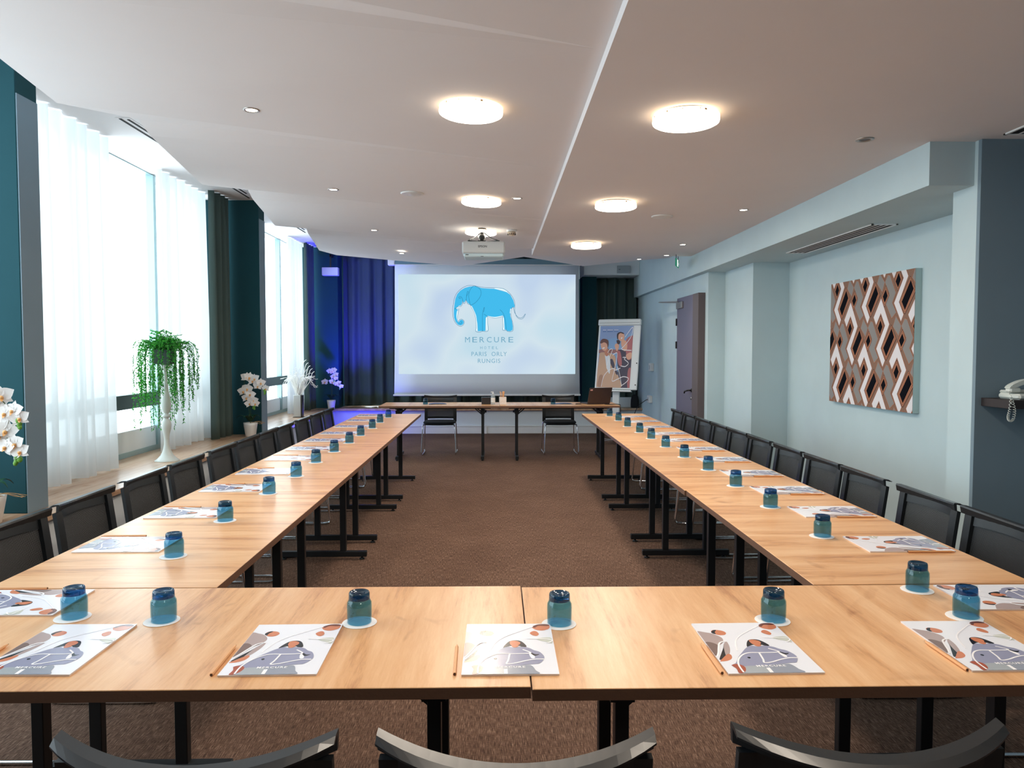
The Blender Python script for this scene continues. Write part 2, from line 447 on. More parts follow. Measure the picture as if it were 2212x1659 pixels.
# far fan triangles between PL, V-line and rim (slightly folded)
ctr = (.40, 10.2, 2.78)
cl.add([PL, *[(x, y, ZF) for x, y in zig[:4]], (XS, 9.69, 2.79), Vk[-1]], [(0, 1, 2, 3, 4, 5, 6)], M_CEIL)
cl.add([(x, y, ZF) for x, y in zig[3:]] + [(2.5, 9.69, 2.80), (XS, 9.69, 2.79)], [(0, 1, 2, 3, 4, 5)], M_CEIL)
rim = [(PL[0], PL[1], PL[2])] + [(x, y, ZF) for x, y in zig]
for a, b in zip(rim, rim[1:]):
    cl.add([a, b, (b[0], b[1], 3.27), (a[0], a[1], 3.27)], [(0, 1, 2, 3)], M_CEIL)
cl.box(XS, 3.42, YN, 9.70, 2.68, 3.0, M_CEIL)            # right slab
cl.box(-3.72, 3.42, YN, 14.2, 3.28, 3.4, M_CEIL)
# close behind the camera
struct('ceiling', cl)
def ceil_hit(x, y, z0):
    """slide a point found for height z0 along its sight line until it lies on the folded ceiling"""
    z = z0
    for _ in range(4):
        t = (z - 1.48) / (z0 - 1.48); X, Y = x * t, y * t; hit = None
        for a, b, c in [q for q in TRI if len(q) == 3]:
            d = (b[1] - c[1]) * (a[0] - c[0]) + (c[0] - b[0]) * (a[1] - c[1])
            if abs(d) < 1e-9: continue
            u = ((b[1] - c[1]) * (X - c[0]) + (c[0] - b[0]) * (Y - c[1])) / d
            v = ((c[1] - a[1]) * (X - c[0]) + (a[0] - c[0]) * (Y - c[1])) / d
            if u >= -.001 and v >= -.001 and u + v <= 1.001: hit = u * a[2] + v * b[2] + (1 - u - v) * c[2]
        z = hit if hit is not None else ZF
    return X, Y, z

# windows
M_FRAME = mat('window_aluminium', srgb(150, 176, 180), .4, .3)
M_RAIL = mat('window_rail', srgb(40, 66, 66), .5)
def window(name, y0, y1, mull):
    r = empty(name); r['kind'] = 'structure'
    f = MB(); X = -3.56
    f.box(X - .03, X + .03, y0, y1, .4505, .50, M_FRAME); f.box(X - .03, X + .03, y0, y1, 3.27, 3.279, M_FRAME)
    f.box(X - .02, X + .02, y0, y1, .50, .70, M_WHITEP)
    for y in [y0 + .03] + mull + [y1 - .03]:
        f.box(X - .03, X + .045, y - .03, y + .03, .50, 3.27, M_FRAME)
    f.box(X - .025, X + .05, y0, y1, .915, 1.05, M_RAIL)
    f.build('window_frame', r)
    g = MB(); g.box(X - .008, X - .003, y0 + .01, y1 - .01, .70, 3.27, M_PANE); g.build('pane', r)
window('window_1', .6, 4.78, [2.0, 3.4])
window('window_2', 5.0, 9.24, [6.4 - .02, 7.93])
window('window_3', 9.46, 13.42, [10.9, 12.45])
wk = empty('window_4'); wk['kind'] = 'structure'
f = MB(); f.box(-2.5, 1.38, 14.06, 14.12, .4505, .5, M_FRAME); f.box(-2.5, 1.38, 14.06, 14.12, 2.94, 3.0, M_FRAME)
for x in (-2.47, -1.2, 0, 1.35): f.box(x - .03, x + .03, 14.06, 14.12, .5, 2.94, M_FRAME)
f.build('window_frame', wk)
g = MB(); g.box(-2.49, 1.37, 14.09, 14.095, .5, 2.94, M_PANE); g.build('pane', wk)

def curtain(name, axis, c, a0, a1, z0, z1, folds, amp, m, label, flare=0, seed=1, thin=False, cat='curtain'):
    """axis 'y': hangs in a plane X=c running along Y; axis 'x': in a plane Y=c running along X"""
    rr = random.Random(seed); ph = [rr.uniform(-.5, .5) for _ in range(8)]
    n = folds * 10
    def off(u, v):
        k = 2 * PI * folds * (u + .012 * math.sin(2 * PI * u * 3 + ph[0])) + ph[1]
        s = math.sin(k) + .35 * math.sin(2 * k + ph[2]) + .25 * math.sin(k * .37 + ph[3] * 6)
        return amp * s * (.75 + .35 * (1 - v) + .1 * math.sin(k * .5 + v * 3))
    def fn(u, v):
        mid = (a0 + a1) / 2
        a = mid + (a0 + (a1 - a0) * u - mid) * (1 + flare * (1 - v) ** 1.5)
        z = z0 + (z1 - z0) * v + .006 * math.sin(u * 25) * (1 - v)
        return (c + off(u, v), a, z) if axis == 'y' else (a, c + off(u, v), z)
    b = MB(); b.grid(fn, n, 14, m)
    o = b.build(name)
    if not thin:
        sd = o.modifiers.new('thickness', 'SOLIDIFY'); sd.thickness = .004
    hm = MB()
    tag(o, label, cat)
    return o
curtain('sheer_curtain', 'y', -3.30, 5.28, 6.52, .462, 3.27, 7, .040, M_SHEER, 'white sheer curtain drawn beside the near teal pillar, left part of the large window', .03, 2, True, 'sheer curtain')
curtain('sheer_curtain', 'y', -3.36, 7.62, 8.92, .462, 3.27, 7, .045, M_SHEER, 'white sheer curtain hanging behind the tall white plant stand', .02, 3, True, 'sheer curtain')
curtain('sheer_curtain', 'y', -3.30, 9.62, 10.9, .462, 3.27, 7, .03, M_SHEER, 'narrow white sheer curtain just beyond the middle teal pillar', .0, 4, True, 'sheer curtain')
curtain('sheer_curtain', 'y', -3.30, 12.05, 13.0, .462, 3.27, 6, .03, M_SHEER, 'white sheer curtain behind the vase of white branches', .0, 5, True, 'sheer curtain')
curtain('blackout_curtain', 'y', -3.10, 5.01, 5.16, .462, 3.27, 2, .03, M_CURT, 'dark curtain bunched narrow behind the near teal pillar', 0, 6)
curtain('blackout_curtain', 'y', -3.20, 8.62, 9.20, .462, 3.27, 4, .05, M_CURT, 'dark green-grey curtain gathered beside the middle teal pillar', .04, 7)
curtain('blackout_curtain', 'y', -3.20, 12.75, 13.33, .462, 3.27, 4, .045, M_CURT, 'dark curtain on the window wall nearest the blue lit corner', .0, 8)
curtain('blackout_curtain', 'x', 13.78, -2.76, -.62, .475, 3.26, 9, .055, M_CURT, 'wide dark curtain lit blue, left of the projection screen', .0, 9)
curtain('blackout_curtain', 'x', 13.93, -.75, 1.50, .475, 3.26, 9, .05, M_CURT, 'dark curtain mostly hidden behind the projection screen', .0, 10)
curtain('blackout_curtain', 'x', 13.74, 1.82, 2.56, .475, 2.78, 4, .05, M_CURT, 'dark curtain hanging behind the flip chart', .0, 11)

# ------------------------------------------------------------------ door
dr = empty('door_1'); dr['kind'] = 'structure'
M_DOOR = mat('door_grey', srgb(112, 108, 128), .5); M_DFR = mat('door_frame_brown', srgb(92, 82, 84), .5)
b = MB(); b.box(2.545, 2.5895, 9.66, 10.62, .01, 2.20, M_DOOR, .003); b.build('door_leaf', dr)
b = MB(); b.box(2.50, 2.5895, 9.34, 9.60, 0, 2.19, M_DFR, .004); b.build('door_frame', dr)
b = MB(); b.box(2.515, 2.545, 10.25, 10.56, 2.05, 2.14, mat('brushed_steel', srgb(170, 165, 165), .35, .8), .004)
b.bar((2.50, 10.4, 2.145), (2.47, 11.45, 2.20), .02, .012, MATS['brushed_steel']); b.bar((2.52, 10.4, 2.13), (2.47, 11.45, 2.20), .015, .012, MATS['brushed_steel'])
b.build('door_closer', dr)
b = MB(); b.tube([(2.545, 9.78, .955), (2.50, 9.78, .955), (2.49, 9.80, .95), (2.49, 9.93, .935), (2.49, 9.95, .91)], .010, M_DARKMETAL)
b.lathe([(.024, 0), (.024, .008)], M_DARKMETAL, 16, T=Matrix.Translation((2.545, 9.78, .955)) @ Matrix.Rotation(-PI / 2, 4, 'Y'))
b.lathe([(.02, 0), (.02, .012)], M_CHROME, 16, T=Matrix.Translation((2.545, 9.78, .85)) @ Matrix.Rotation(-PI / 2, 4, 'Y'))
b.build('door_handle', dr)
b = MB()
for z in (1.82, 1.5, .3): b.box(2.53, 2.55, 10.605, 10.64, z, z + .1, M_DARKMETAL)
b.build('hinge', dr)

# ------------------------------------------------------------------ tables
def table_proto(L, name, label, group):
    r = empty(name, (0, 0, 0), 0, label, 'table', group)
    h = L / 2 - .001
    t = MB()
    t.box(-h, h, -.355, .355, .722, .74, M_TOP, .0012); t.build('table_top', r)
    e = MB(); e.box(-h - .0004, h + .0004, -.3556, .3556, .7135, .7385, M_EDGE); e.build('edge_band', r)
    for s in (-1, 1):
        x = s * (L / 2 - .23)
        l = MB()
        for y in (-.145, .145): l.box(x - .017, x + .017, y - .021, y + .021, .055, .7135, M_BLACK, .002)
        l.box(x - .02, x + .02, -.31, .31, .02, .058, M_BLACK, .003)
        l.box(x - .02, x + .02, -.28, .28, .685, .7135, M_BLACK)
        lo = l.build('leg', r)
        for y in (-.275, .275):
            pd = MB(); pd.lathe([(.018, 0), (.018, .008), (.008, .010), (.008, .022)], M_BLACK, 10, c=(x, y, 0)); pd.build('foot_pad', lo)
        br = MB()
        for y in (-.145, .145): br.bar((x, y, .60), (x - s * .12, y, .705), .012, .03, M_BLACK, up=(0, 1, 0))
        br.box(x - .03, x + .03, -.17, .17, .62, .66, M_BLACK)
        br.box(x + s * .02, x + s * .05, -.03, .03, .625, .655, M_BLACK)
        br.build('folding_brace', r)
    bm = MB()
    for y in (-.19, .19): bm.box(-L / 2 + .12, L / 2 - .12, y - .012, y + .012, .690, .7133, M_BLACK)
    bm.build('under_frame', r)
    return r
G_T = 'folding tables of the meeting room'
T0 = table_proto(1.6, 'folding_table', 'oak-topped folding table nearest the camera, left half of the near row', G_T)
remember(T0)
T0.location = (-.7238, 1.985, 0)
dup(T0, (.8778, 1.972, 0), 0, 'oak-topped folding table nearest the camera, right half of the near row')
ORD = ['nearest', 'second', 'third', 'farthest']
for i in range(4):
    dup(T0, (-1.228, 2.345 + .8 + 1.6 * i + .002 * i, 0), PI / 2, 'oak-topped table of the left wing by the windows, %s of four from the camera' % ORD[i])
    dup(T0, (1.348 + (.008 if i == 0 else 0), 2.333 + .8 + 1.6 * i + .002 * i, 0), PI / 2, 'oak-topped table of the right wing by the painting, %s of four from the camera' % ORD[i])
dup(T0, (-.755, 10.34, 0), 0, 'left oak-topped folding table of the presenter desk before the screen')
dup(T0, (.848, 10.34, 0), 0, 'right oak-topped folding table of the presenter desk, under the laptop')

# ------------------------------------------------------------------ chairs
def chair_proto():
    r = empty('meeting_chair', (0, 0, 0), 0, 'x', 'chair', 'black mesh-back chairs round the tables')
    def back(x, z, d=0):                      # curved, leaning back surface
        t = (z - .44) / .38
        return -.215 - .075 * t ** 1.1 + .072 * (x / .24) ** 2 * (.5 + .5 * t) + d
    s = MB()
    def seatp(u, v):
        a = 2 * PI * u
        k = .5
        cx, cy = math.cos(a), math.sin(a)
        px = math.copysign(abs(cx) ** k, cx) * .225; py = math.copysign(abs(cy) ** k, cy) * .215
        rr, z = [(0.001, .432), (.93, .432), (1, .442), (1, .458), (.96, .468), (.6, .464), (.001, .460)][round(v * 6)]
        return (px * rr, py * rr, z - (.014 if py * rr > .15 else 0) * (py * rr - .15) / .07)
    s.grid(seatp, 32, 6, M_SEAT); s.build('seat', r)
    m = MB(); m.grid(lambda u, v: ((u - .5) * .40, back((u - .5) * .40, .49 + .30 * v), .49 + .30 * v), 12, 6, M_PERF); m.build('backrest_mesh', r)
    f = MB()
    for sx in (-1, 1):
        pts = [(sx * .209, back(.209, z), z) for z in (.44, .5, .56, .62, .68, .74, .79)]
        for a, b in zip(pts, pts[1:]): f.bar(a, b, .046, .016, M_BPLAS, up=(0, 1, 0))
    xs = [-.20 + .40 * k / 10 for k in range(11)]
    for a, b in zip(xs, xs[1:]): f.bar((a, back(a, .50), .50), (b, back(b, .50), .50), .012, .030, M_BPLAS, up=(0, 0, 1))
    f.box(-.225, .225, -.23, -.19, .425, .445, M_BPLAS)
    for dd in (-.004, .006): f.grid(lambda u, v: ((u - .5) * .42, back((u - .5) * .42, .752 + .036 * v, dd), .752 + .036 * v), 10, 1, M_BPLAS)
    f.build('back_frame', r)
    t = MB()
    def rail(u, v):
        x = (u - .5) * .474; e = abs(u - .5) * 2
        zt = .800 + .026 * e ** 2; z = .783
        y = back(min(abs(x), .24) , .80)
        wd = .040 * (1 - .35 * e ** 4)
        prof = [(.008, -.030), (.013, -.004), (.010, .003), (-wd * .5, .001), (-wd, -.007), (-wd * .98, -.011), (.0, -.004), (-.002, -.030), (.008, -.030)]
        dy, dz = prof[round(v * 8)]
        return (x, y + dy, zt + dz)
    t.grid(rail, 20, 8, M_RAILP, False)
    vv = t.v
    n = 9
    t.f.append([k for k in range(n - 1)]); t.m.append(0); t.sm.append(False)
    t.f.append([20 * n + k for k in range(n - 1)][::-1]); t.m.append(0); t.sm.append(False)
    t.build('top_rail', r)
    for sx in (-1, 1):
        l = MB()
        P = smooth_path([(sx * .215, .16, .43), (sx * .225, .185, .38), (sx * .24, .215, .10), (sx * .24, .222, .03), (sx * .236, .195, .0105),
                         (sx * .232, .10, .0085), (sx * .232, -.14, .0085), (sx * .236, -.215, .0105), (sx * .24, -.24, .03), (sx * .235, -.22, .12), (sx * .225, -.185, .40), (sx * .215, -.17, .435)], 4)
        l.tube(P, .008, M_CHROME, 8); l.build('sled_leg', r)
    u = MB(); u.box(-.215, .215, .13, .16, .42, .433, M_BLACK); u.box(-.215, .215, -.19, -.16, .42, .433, M_BLACK); u.build('seat_support', r)
    return r
CH = chair_proto(); remember(CH)
fr = [(-1.09, 1.49, 'partly cropped at the left edge'), (-.508, 1.49, 'left of the three fully seen'), (.036, 1.485, 'in the middle by the table seam'), (.647, 1.50, 'right of the three fully seen')]
NUM = ['nearest', 'second', 'third', 'fourth', 'fifth', 'sixth', 'seventh', 'eighth', 'ninth', 'tenth', 'farthest']
CH.location = (fr[0][0], fr[0][1], 0); CH['label'] = 'black mesh chair at the near row of tables, ' + fr[0][2]
for x, y, t in fr[1:]: dup(CH, (x, y, 0), R.uniform(-.02, .02), 'black mesh chair at the near row of tables, ' + t)
for i, y in enumerate([2.90, 3.43, 4.01, 4.54, 5.13, 5.638, 6.145, 6.65, 7.27, 7.83, 8.37]):
    dup(CH, (-1.635, y, 0), -PI / 2 + R.uniform(-.012, .012), 'black mesh chair on the window side of the left tables, %s in its row' % NUM[i])
for i, y in enumerate([2.88, 3.39, 3.98, 4.49, 5.025, 5.575, 6.085, 6.588, 7.10, 7.64, 8.16]):
    dup(CH, (1.745, y, 0), PI / 2 + R.uniform(-.012, .012), 'black mesh chair on the wall side of the right tables, %s in its row' % NUM[i])
dup(CH, (-.81, 10.78, 0), PI, 'black mesh chair facing the room at the left of the presenter desk')
dup(CH, (.91, 10.78, 0), PI + .03, 'black mesh chair facing the room at the presenter desk, left of the laptop')

# ------------------------------------------------------------------ glasses, coasters, booklets, pencils
GZ = .7425
def glass_proto():
    r = empty('drinking_glass', (0, 0, 0), 0, 'x', 'glass', 'upturned teal glasses')
    b = MB()     # upside down tumbler: rim below, thick base on top
    b.lathe([(.0315, .0), (.0325, .001), (.0332, .02), (.0335, .045), (.0328, .055), (.0300, .060), (.0285, .064)], M_BLUEG, 28, cap0=False, cap1=False)
    b.lathe([(.0300, .001), (.0312, .02), (.0315, .045), (.0306, .054), (.0265, .062)], M_BLUEG, 28, cap0=False, cap1=False)
    b.build('glass_wall', r)
    d = MB(); d.lathe([(.0285, .0638), (.0282, .070), (.0278, .080), (.0262, .084), (.022, .085), (.019, .082), (.001, .081)], M_BLUEGD, 28, cap0=False, cap1=False)
    d.lathe([(.0264, .0642), (.001, .066)], M_BLUEGD, 28, cap0=False, cap1=False)
    d.build('glass_base', r, 'thick dark teal glass base')
    return r
GP = glass_proto(); remember(GP)
M_PAPER = mat('coaster_paper', srgb(240, 238, 236), .8)
cb = MB(); cb.lathe([(.0465, 0), (.047, .0008), (.0465, .0016)], M_PAPER, 32); COAST = cb.mesh('coaster')
GL = [(-1.168, 2.086), (-1.156, 2.706), (-1.174, 3.269), (-1.172, 3.893), (-1.172, 4.422), (-1.187, 4.972), (-1.179, 5.496), (-1.169, 6.012), (-1.173, 6.535), (-1.173, 7.146), (-1.186, 7.713), (-1.184, 8.292)]
GR = [(1.298, 2.274), (1.295, 2.946), (1.292, 3.507), (1.303, 4.058), (1.307, 4.608), (1.299, 5.167), (1.294, 5.721), (1.294, 6.26), (1.288, 6.735), (1.271, 7.267), (1.282, 7.875), (1.27, 8.415)]
GF = [(-.909, 2.054), (-.372, 2.029), (.17, 2.008), (.758, 2.023), (1.303, 2.04)]
NF = ['leftmost', 'second from the left', 'middle', 'second from the right', 'rightmost']
first = True
def put_glass(x, y, where, coaster=True):
    global first
    lab = 'upturned teal glass ' + where
    z = .7418 if coaster else .7402
    if first:
        GP.location = (x, y, z); GP['label'] = lab; first = False
    else: dup(GP, (x, y, z), R.uniform(0, 6), lab)
    if coaster:
        o = bpy.data.objects.new('coaster', COAST); COL.objects.link(o); o.location = (x + R.uniform(-.006, .002), y - .002, .7402)
        tag(o, 'white coaster under glass ' + where, 'coaster', 'white paper coasters')
W12 = ['nearest', 'second nearest', 'third nearest', 'fourth nearest', 'fifth nearest', 'sixth nearest', 'seventh nearest', 'eighth nearest', 'ninth nearest', 'tenth nearest', 'second farthest', 'farthest']
for i, (x, y) in enumerate(GF): put_glass(x, y, 'on the near row of tables, %s of five' % NF[i])
for i, (x, y) in enumerate(GL): put_glass(x, y, 'on the left wing of tables, %s of twelve' % W12[i])
for i, (x, y) in enumerate(GR): put_glass(x, y, 'on the right wing of tables, %s of twelve' % W12[i])
put_glass(-.965, 10.29, 'at the left seat of the presenter desk', False)
put_glass(.773, 10.26, 'near the laptop on the presenter desk', False)

# booklet: the cover picture is laid out from its four corners (a plain projective map)
def solve8(src, dst):
    A = []
    for (x, y), (u, v) in zip(src, dst):
        A.append([x, y, 1, 0, 0, 0, -u * x, -u * y, u]); A.append([0, 0, 0, x, y, 1, -v * x, -v * y, v])
    n = 8
    for i in range(n):
        p = max(range(i, n), key=lambda r: abs(A[r][i])); A[i], A[p] = A[p], A[i]
        for r in range(n):
            if r != i:
                f = A[r][i] / A[i][i]; A[r] = [a - f * b for a, b in zip(A[r], A[i])]
    h = [A[i][8] / A[i][i] for i in range(n)] + [1]
    return lambda x, y: ((h[0] * x + h[1] * y + h[2]) / (h[6] * x + h[7] * y + 1), (h[3] * x + h[4] * y + h[5]) / (h[6] * x + h[7] * y + 1))
BW, BL_ = .222, .315
H = solve8([(285, 1040), (1985, 1030), (1820, 150), (370, 165)], [(-BW / 2, -BL_ / 2), (BW / 2, -BL_ / 2), (BW / 2, BL_ / 2), (-BW / 2, BL_ / 2)])
def cm(n, r, g, b, ro=.22): return mat('print_' + n, srgb(r, g, b), ro, bump=(40, .0))
def clip_poly(poly, x0, x1, y0, y1):
    for ax, lim, sg in ((0, x0, 1), (0, x1, -1), (1, y0, 1), (1, y1, -1)):
        out = []
        for i, p in enumerate(poly):
            q = poly[i - 1]; a = (p[ax] - lim) * sg >= 0; b_ = (q[ax] - lim) * sg >= 0
            if a != b_:
                t = (lim - q[ax]) / (p[ax] - q[ax]); out.append(tuple(q[k] + (p[k] - q[k]) * t for k in (0, 1)))
            if a: out.append(tuple(p))
        poly = out
        if not poly: return []
    return poly
def booklet_proto():
    r = empty('brochure', (0, 0, 0), 0, 'x', 'brochure', 'printed brochures laid at the seats')
    pg = MB(); pg.box(-BW / 2, BW / 2, -BL_ / 2, BL_ / 2, 0, .0035, cm('page', 232, 226, 224, .7)); pg.build('pages', r)
    c = MB(); c.box(-BW / 2 - .0005, BW / 2 + .0005, -BL_ / 2 - .0005, BL_ / 2 + .0005, .0035, .0045, cm('cover', 236, 238, 246))
    fl = Flat(c, lambda u, v: (u, v, .0045), (0, 0, 1), .00004)
    def pz(pts, m, sm=True):
        q = [H(*p) for p in pts]
        if sm: q = smooth_path(q, 4, True)
        q = clip_poly(q, -BW / 2, BW / 2, -BL_ / 2, BL_ / 2)
        if len(q) > 2: fl.poly(q, m)
    def ln(pts, wd, m):
        q = smooth_path([H(*p) for p in pts], 5)
        q = [p for p in q if abs(p[0]) < BW / 2 - wd / 2 and abs(p[1]) < BL_ / 2 - wd / 2]
        fl.line(q, wd, m)
    skin = cm('skin', 206, 128, 92); skd = cm('skin_dark', 168, 84, 60); suit = cm('suit', 150, 152, 178); suitd = cm('suit_shade', 122, 124, 146)
    hair = cm('hair', 28, 22, 24); taupe = cm('taupe', 176, 158, 156); brown = cm('brown', 126, 104, 98); black = cm('dark', 26, 24, 28)
    wht = cm('white', 244, 242, 244, .4); trou = cm('trousers', 150, 156, 170); lg = cm('light_green', 206, 210, 200)
    # person at the left edge
    pz([(330, 310), (480, 320), (600, 350), (690, 420), (640, 500), (520, 560), (420, 640), (310, 720), (300, 500)], taupe)
    pz([(320, 520), (410, 490), (515, 545), (450, 640), (310, 730)], brown)
    pz([(640, 520), (715, 490), (690, 560), (600, 690), (450, 770), (330, 800), (440, 700), (560, 600)], black)
    pz([(715, 490), (690, 580), (600, 690), (500, 740), (560, 620), (640, 520)], taupe)
    pz([(470, 740), (560, 700), (600, 720), (560, 780), (450, 820), (320, 828), (380, 790)], skin)
    pz([(590, 310), (660, 280), (780, 290), (835, 325), (790, 365), (690, 372), (620, 350)], skin)
    pz([(585, 320), (640, 288), (700, 284), (650, 318), (640, 350), (600, 345)], hair)
    # person upper right
    pz([(1510, 210), (1600, 170), (1740, 165), (1810, 190), (1800, 240), (1690, 272), (1580, 262), (1520, 235)], skin)
    pz([(1510, 205), (1600, 168), (1740, 160), (1812, 180), (1760, 195), (1620, 192), (1550, 225)], cm('hair_brown', 110, 60, 44))
    pz([(1465, 320), (1520, 285), (1580, 290), (1625, 335), (1590, 368), (1520, 358)], skin)
    pz([(1580, 420), (1690, 400), (1840, 400), (1860, 500), (1740, 470), (1640, 450)], lg)
    # woman in the grey suit
    pz([(1000, 580), (1060, 500), (1140, 455), (1260, 450), (1340, 480), (1410, 555), (1330, 562), (1260, 540), (1120, 545)], hair)
    pz([(960, 600), (1080, 560), (1180, 575), (1320, 560), (1450, 580), (1540, 620), (1640, 650), (1715, 720), (1715, 780), (1640, 850), (1560, 860), (1420, 870), (1250, 890),
        (1000, 905), (700, 920), (450, 905), (560, 860), (690, 760), (820, 680)], suit)
    pz([(1470, 650), (1530, 700), (1560, 750), (1500, 760), (1455, 690)], wht)
    pz([(1460, 645), (1560, 690), (1640, 690), (1560, 720), (1500, 690)], black)
    pz([(1120, 470), (1200, 455), (1290, 480), (1290, 520), (1210, 550), (1130, 530)], skin)
    pz([(1150, 545), (1270, 540), (1240, 570), (1180, 575)], skin)
    pz([(640, 930), (1000, 905), (1400, 880), (1500, 890), (1570, 970), (1580, 1040), (600, 1045)], trou)
    pz([(640, 930), (900, 915), (1020, 950), (1010, 1045), (600, 1045)], cm('trousers_pale', 168, 174, 180))
    pz([(460, 900), (560, 880), (655, 915), (640, 980), (560, 1030), (470, 1035), (490, 960)], skd)
    pz([(1015, 950), (1080, 945), (1085, 1030), (1020, 1030)], wht, False)
    pz([(840, 765), (880, 758), (895, 775), (860, 785)], black)
    ln([(300, 775), (400, 690), (480, 600), (560, 520), (640, 490), (715, 485)], .0045, wht)
    ln([(560, 1025), (580, 900), (660, 800), (800, 720), (950, 685), (1150, 685), (1400, 680), (1480, 665), (1340, 610)], .0042, wht)
    ln([(1115, 690), (1090, 800), (1065, 860), (1200, 850), (1400, 805), (1560, 780), (1715, 778)], .0045, wht)
    ln([(760, 650), (860, 500), (1000, 400), (1200, 320), (1450, 230), (1520, 210)], .0035, wht)
    ln([(1400, 420), (1600, 425), (1850, 440), (1820, 480), (1740, 500)], .0035, wht)
    vs, fs = text2d('MERCURE', .0135, 1.25, .0003)
    u, v = H(1128, 918); fl.raw([(a + u, b_ + v) for a, b_ in vs], fs, wht)
    c.build('cover', r)
    return r
BP = booklet_proto(); remember(BP)
BOOKS = []
bk = [(-1.078, 1.862, .0, 'on the near row of tables, leftmost of five'), (-.522, 1.85, .02, 'on the near row of tables, second from the left'), (.032, 1.841, .0, 'on the near row of tables, lying across the seam'),
      (.637, 1.835, 0, 'on the near row of tables, second from the right'), (1.206, 1.838, 0, 'on the near row of tables, rightmost of five')]
for i, y in enumerate([2.096, 2.756, 3.315, 3.929, 4.482, 5.051, 5.561, 6.081, 6.613, 7.204, 7.828, 8.404]):
    bk.append((-1.392, y + .111, -PI / 2, 'on the left wing of tables, %s of twelve' % W12[i]))
for i, y in enumerate([2.085, 2.704, 3.278, 3.805, 4.356, 4.919, 5.466, 6.022, 6.50, 7.06, 7.625, 8.175]):
    bk.append((1.525, y + .111, PI / 2, 'on the right wing of tables, %s of twelve' % W12[i]))
for i, (x, y, a, t) in enumerate(bk):
    a += R.uniform(-.015, .015); lab = 'glossy illustrated brochure ' + t
    if i == 0: BP.location = (x, y, .7402); BP.rotation_euler[2] = a; BP['label'] = lab
    else: dup(BP, (x, y, .7402), a, lab)
M_PEN = mat('pencil_wood', srgb(222, 164, 112), .5); M_TIP = mat('pencil_tip', srgb(80, 52, 40), .6)
def pencil_proto():
    r = empty('pencil', (0, 0, 0), 0, 'x', 'pencil', 'wooden pencils laid by the brochures')
    T = Matrix.Rotation(-PI / 2, 4, 'X')
    b = MB(); b.lathe([(.004, -.088), (.0042, -.0875), (.0042, .07), (.0014, .084)], M_PEN, 6, T=Matrix.Translation((0, 0, .0042)) @ T, smooth=False); b.build('shaft', r)
    b = MB(); b.lathe([(.0014, .084), (.0003, .088)], M_TIP, 6, T=Matrix.Translation((0, 0, .0042)) @ T); b.lathe([(.0032, -.0886), (.0032, -.0879)], M_TIP, 6, T=Matrix.Translation((0, 0, .0042)) @ T); b.build('lead', r)
    return r
PP = pencil_proto(); remember(PP)
pn = [(-1.222, 1.80, 0), (-.648, 1.782, .02), (-.097, 1.775, .02), (.514, 1.768, 0), (1.083, 1.773, .0)]
fp = True
for i, (x, y, a, t) in enumerate(bk):
    lab = 'wooden pencil beside the brochure ' + t
    if i < 5: px, py, pa = pn[i]
    elif i < 17: px, py, pa = -1.475, y + .125, PI / 2 + R.uniform(-.04, .04)
    else: px, py, pa = 1.59, y - .119, -PI / 2 + R.uniform(-.02, .02)
    if fp: PP.location = (px, py, .7402); PP.rotation_euler[2] = pa; PP['label'] = lab; fp = False
    else: dup(PP, (px, py, .7402), pa, lab)

# ------------------------------------------------------------------ ceiling lamps and downlights
def lamp_proto():
    r = empty('ceiling_lamp', (0, 0, 0), 0, 'x', 'ceiling lamp', 'round glass ceiling lamps')
    b = MB(); b.lathe([(.135, 0), (.135, -.010)], mat('lamp_backplate', srgb(90, 80, 74), .5), 40); b.build('backplate', r)
    b = MB(); b.lathe([(.13, -.010), (.164, -.011), (.168, -.015), (.168, -.038)], M_LAMPS, 48, cap0=False, cap1=False)
    for k in range(22):
        a = R.uniform(0, 2 * PI); T = Matrix.Rotation(a, 4, 'Z') @ Matrix.Translation((.1686, 0, -.022))
        b.box(-.0004, .0004, -R.uniform(.001, .006), .001, -R.uniform(.001, .006), .003, M_LMARK, T=T)
    b.build('glass_rim', r)
    b = MB(); b.lathe([(.168, -.038), (.166, -.046), (.155, -.052), (.10, -.055), (.001, -.056)], M_LAMP, 48, cap0=False, cap1=False); b.build('diffuser', r)
    return r
LP = lamp_proto(); remember(LP)
lamps = [((.965, 3.88, 2.68), 0, 'right row of three, nearest the camera'), ((.972, 6.18, 2.68), 0, 'right row of three, the middle one'), ((1.01, 8.52, 2.68), 0, 'right row of three, farthest from the camera')]
for x, y, t in ((-.121, 3.739, 'left row, nearest the camera'), (-.115, 5.994, 'left row, the middle one'), (-.16, 8.05, 'left row, half hidden behind the projector')):
    lamps.append((ceil_hit(x, y, 2.66 if y < 7 else 2.74), 1, t))
lamps += [((.965, 1.58, 2.68), 0, 'added unseen in the right row above the near tables'), ((-.12, 1.5, 2.77), 2, 'added unseen in the left row above the near tables'), ((.965, -.7, 2.68), 0, 'added unseen in the right row behind the near chairs')]  # unseen lamps added along the rows to brighten the foreground
for i, (p, tl, t) in enumerate(lamps):
    lab = 'round glowing glass ceiling lamp, ' + t
    if tl == 1: p = ceil_hit(p[0], p[1], p[2])
    o = LP if i == 0 else dup(LP, p, 0, lab)
    o.location = (p[0], p[1], p[2] - .001 + (.012 if tl else 0)); o['label'] = lab
    if tl: o.rotation_euler = (0, .035, 0)
    l = bpy.data.lights.new('lamp_light', 'AREA'); l.shape = 'DISK'; l.size = .30; l.energy = 17 if i < 6 else 8; l.color = (1, .87, .73); l.spread = PI
    q = bpy.data.objects.new('lamp_light', l); COL.objects.link(q); q.location = (p[0], p[1], p[2] - .066)
